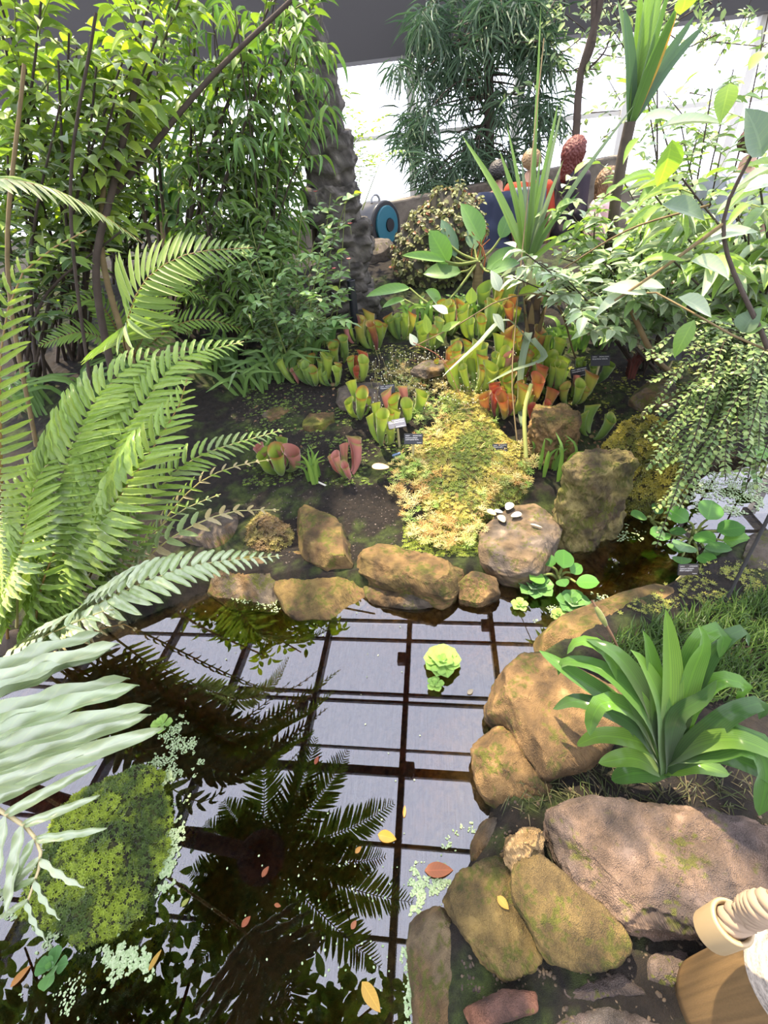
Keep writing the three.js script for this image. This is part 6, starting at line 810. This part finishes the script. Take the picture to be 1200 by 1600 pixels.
  const backpack0 = mesh((p) => { const x = Math.abs(p[0]) - 0.13, y = Math.abs(p[1] - 1.2) - 0.2, z = Math.abs(p[2] + 0.2) - 0.07; return Math.hypot(Math.max(x, 0), Math.max(y, 0), Math.max(z, 0)) + Math.min(Math.max(x, y, z), 0) - 0.03; }, [0, 1.2, -0.2], 0.28, 48);
  const strap = (s) => tube([V(s * 0.1, 1.36, -0.16), V(s * 0.11, 1.5, -0.03), V(s * 0.1, 1.36, 0.125), V(s * 0.13, 1.1, 0.12), V(s * 0.16, 1.02, -0.1)], 0.016, 0.016, 24, 6);
  const person = (label, x, y, dist, turn, h, skin, o) => {
    const top = atZ(x, y, dist), g = thing('person', label, 'person', V(top.x, Math.max(-0.6, top.y - 1.735 * h), top.z)); g.rotation.y = turn; const s = new THREE.Group();
    const add = (n, geo, m) => { const q = part(n, geo, m, g); q.scale.setScalar(h); return q; };
    add('body', skinGeo, std(...skin, { roughness: 0.6 })); add(o.long ? 'jacket' : 'shirt', o.long ? jacket0 : shirt0, std(...o.shirt, { roughness: 0.95, map: o.stripes ?? null })); add(o.shorts ? 'shorts' : 'trousers', o.shorts ? shorts0 : trousers0, std(...o.legs, { roughness: 0.95 })); add('shoes', shoes0, std(0.1, 0.1, 0.1)); add('hair', o.longHair ? longHair : shortHair, std(...o.hair, { roughness: 0.6 }));
    for (const e of [-1, 1]) add('eye', new THREE.SphereGeometry(0.011, 10, 8).translate(e * 0.032, 1.612, 0.077), std(0.05, 0.03, 0.02, { roughness: 0.2 }));
    if (o.pack) { const bp = add('backpack', backpack0, std(...o.pack)); part('pocket', rbox(0.2, 0.16, 0.03, 0.012).translate(0, 1.12, -0.3), std(...o.pack), bp); for (const e of [-1, 1]) part('strap', strap(e), std(0.16, 0.18, 0.22), bp); }
  };
  person('visitor in a navy T-shirt with short dark hair, turned away', 781, 249, 5.75, 2.4, 0.98, [0.42, 0.22, 0.14], { shirt: [0.025, 0.032, 0.06], legs: [0.03, 0.035, 0.05], hair: [0.014, 0.011, 0.01] });
  person('visitor in a red-orange top wearing a grey backpack, beside the navy one', 832, 232, 6.0, 2.9, 1.0, [0.5, 0.3, 0.2], { shirt: [0.38, 0.05, 0.02], legs: [0.4, 0.36, 0.28], hair: [0.2, 0.13, 0.06], shorts: true, pack: [0.09, 0.1, 0.13] });
  person('visitor with dark red curly hair under the slender tree', 905, 214, 6.1, 1.8, 0.98, [0.5, 0.3, 0.22], { shirt: [0.03, 0.022, 0.03], legs: [0.04, 0.04, 0.06], hair: [0.1, 0.018, 0.012], longHair: true, long: true });
  person('visitor in a pale pink top behind the bushy shrub', 958, 262, 6.0, 0.6, 0.92, [0.55, 0.34, 0.25], { shirt: [0.6, 0.38, 0.36], legs: [0.1, 0.13, 0.2], hair: [0.16, 0.1, 0.05], longHair: true });
  person('visitor in a grey top half hidden at the right frame edge', 1190, 190, 4.6, -0.6, 1.0, [0.5, 0.3, 0.22], { shirt: [0.3, 0.31, 0.36], legs: [0.05, 0.06, 0.08], hair: [0.06, 0.02, 0.015] });
}

renderer.render(scene, camera);
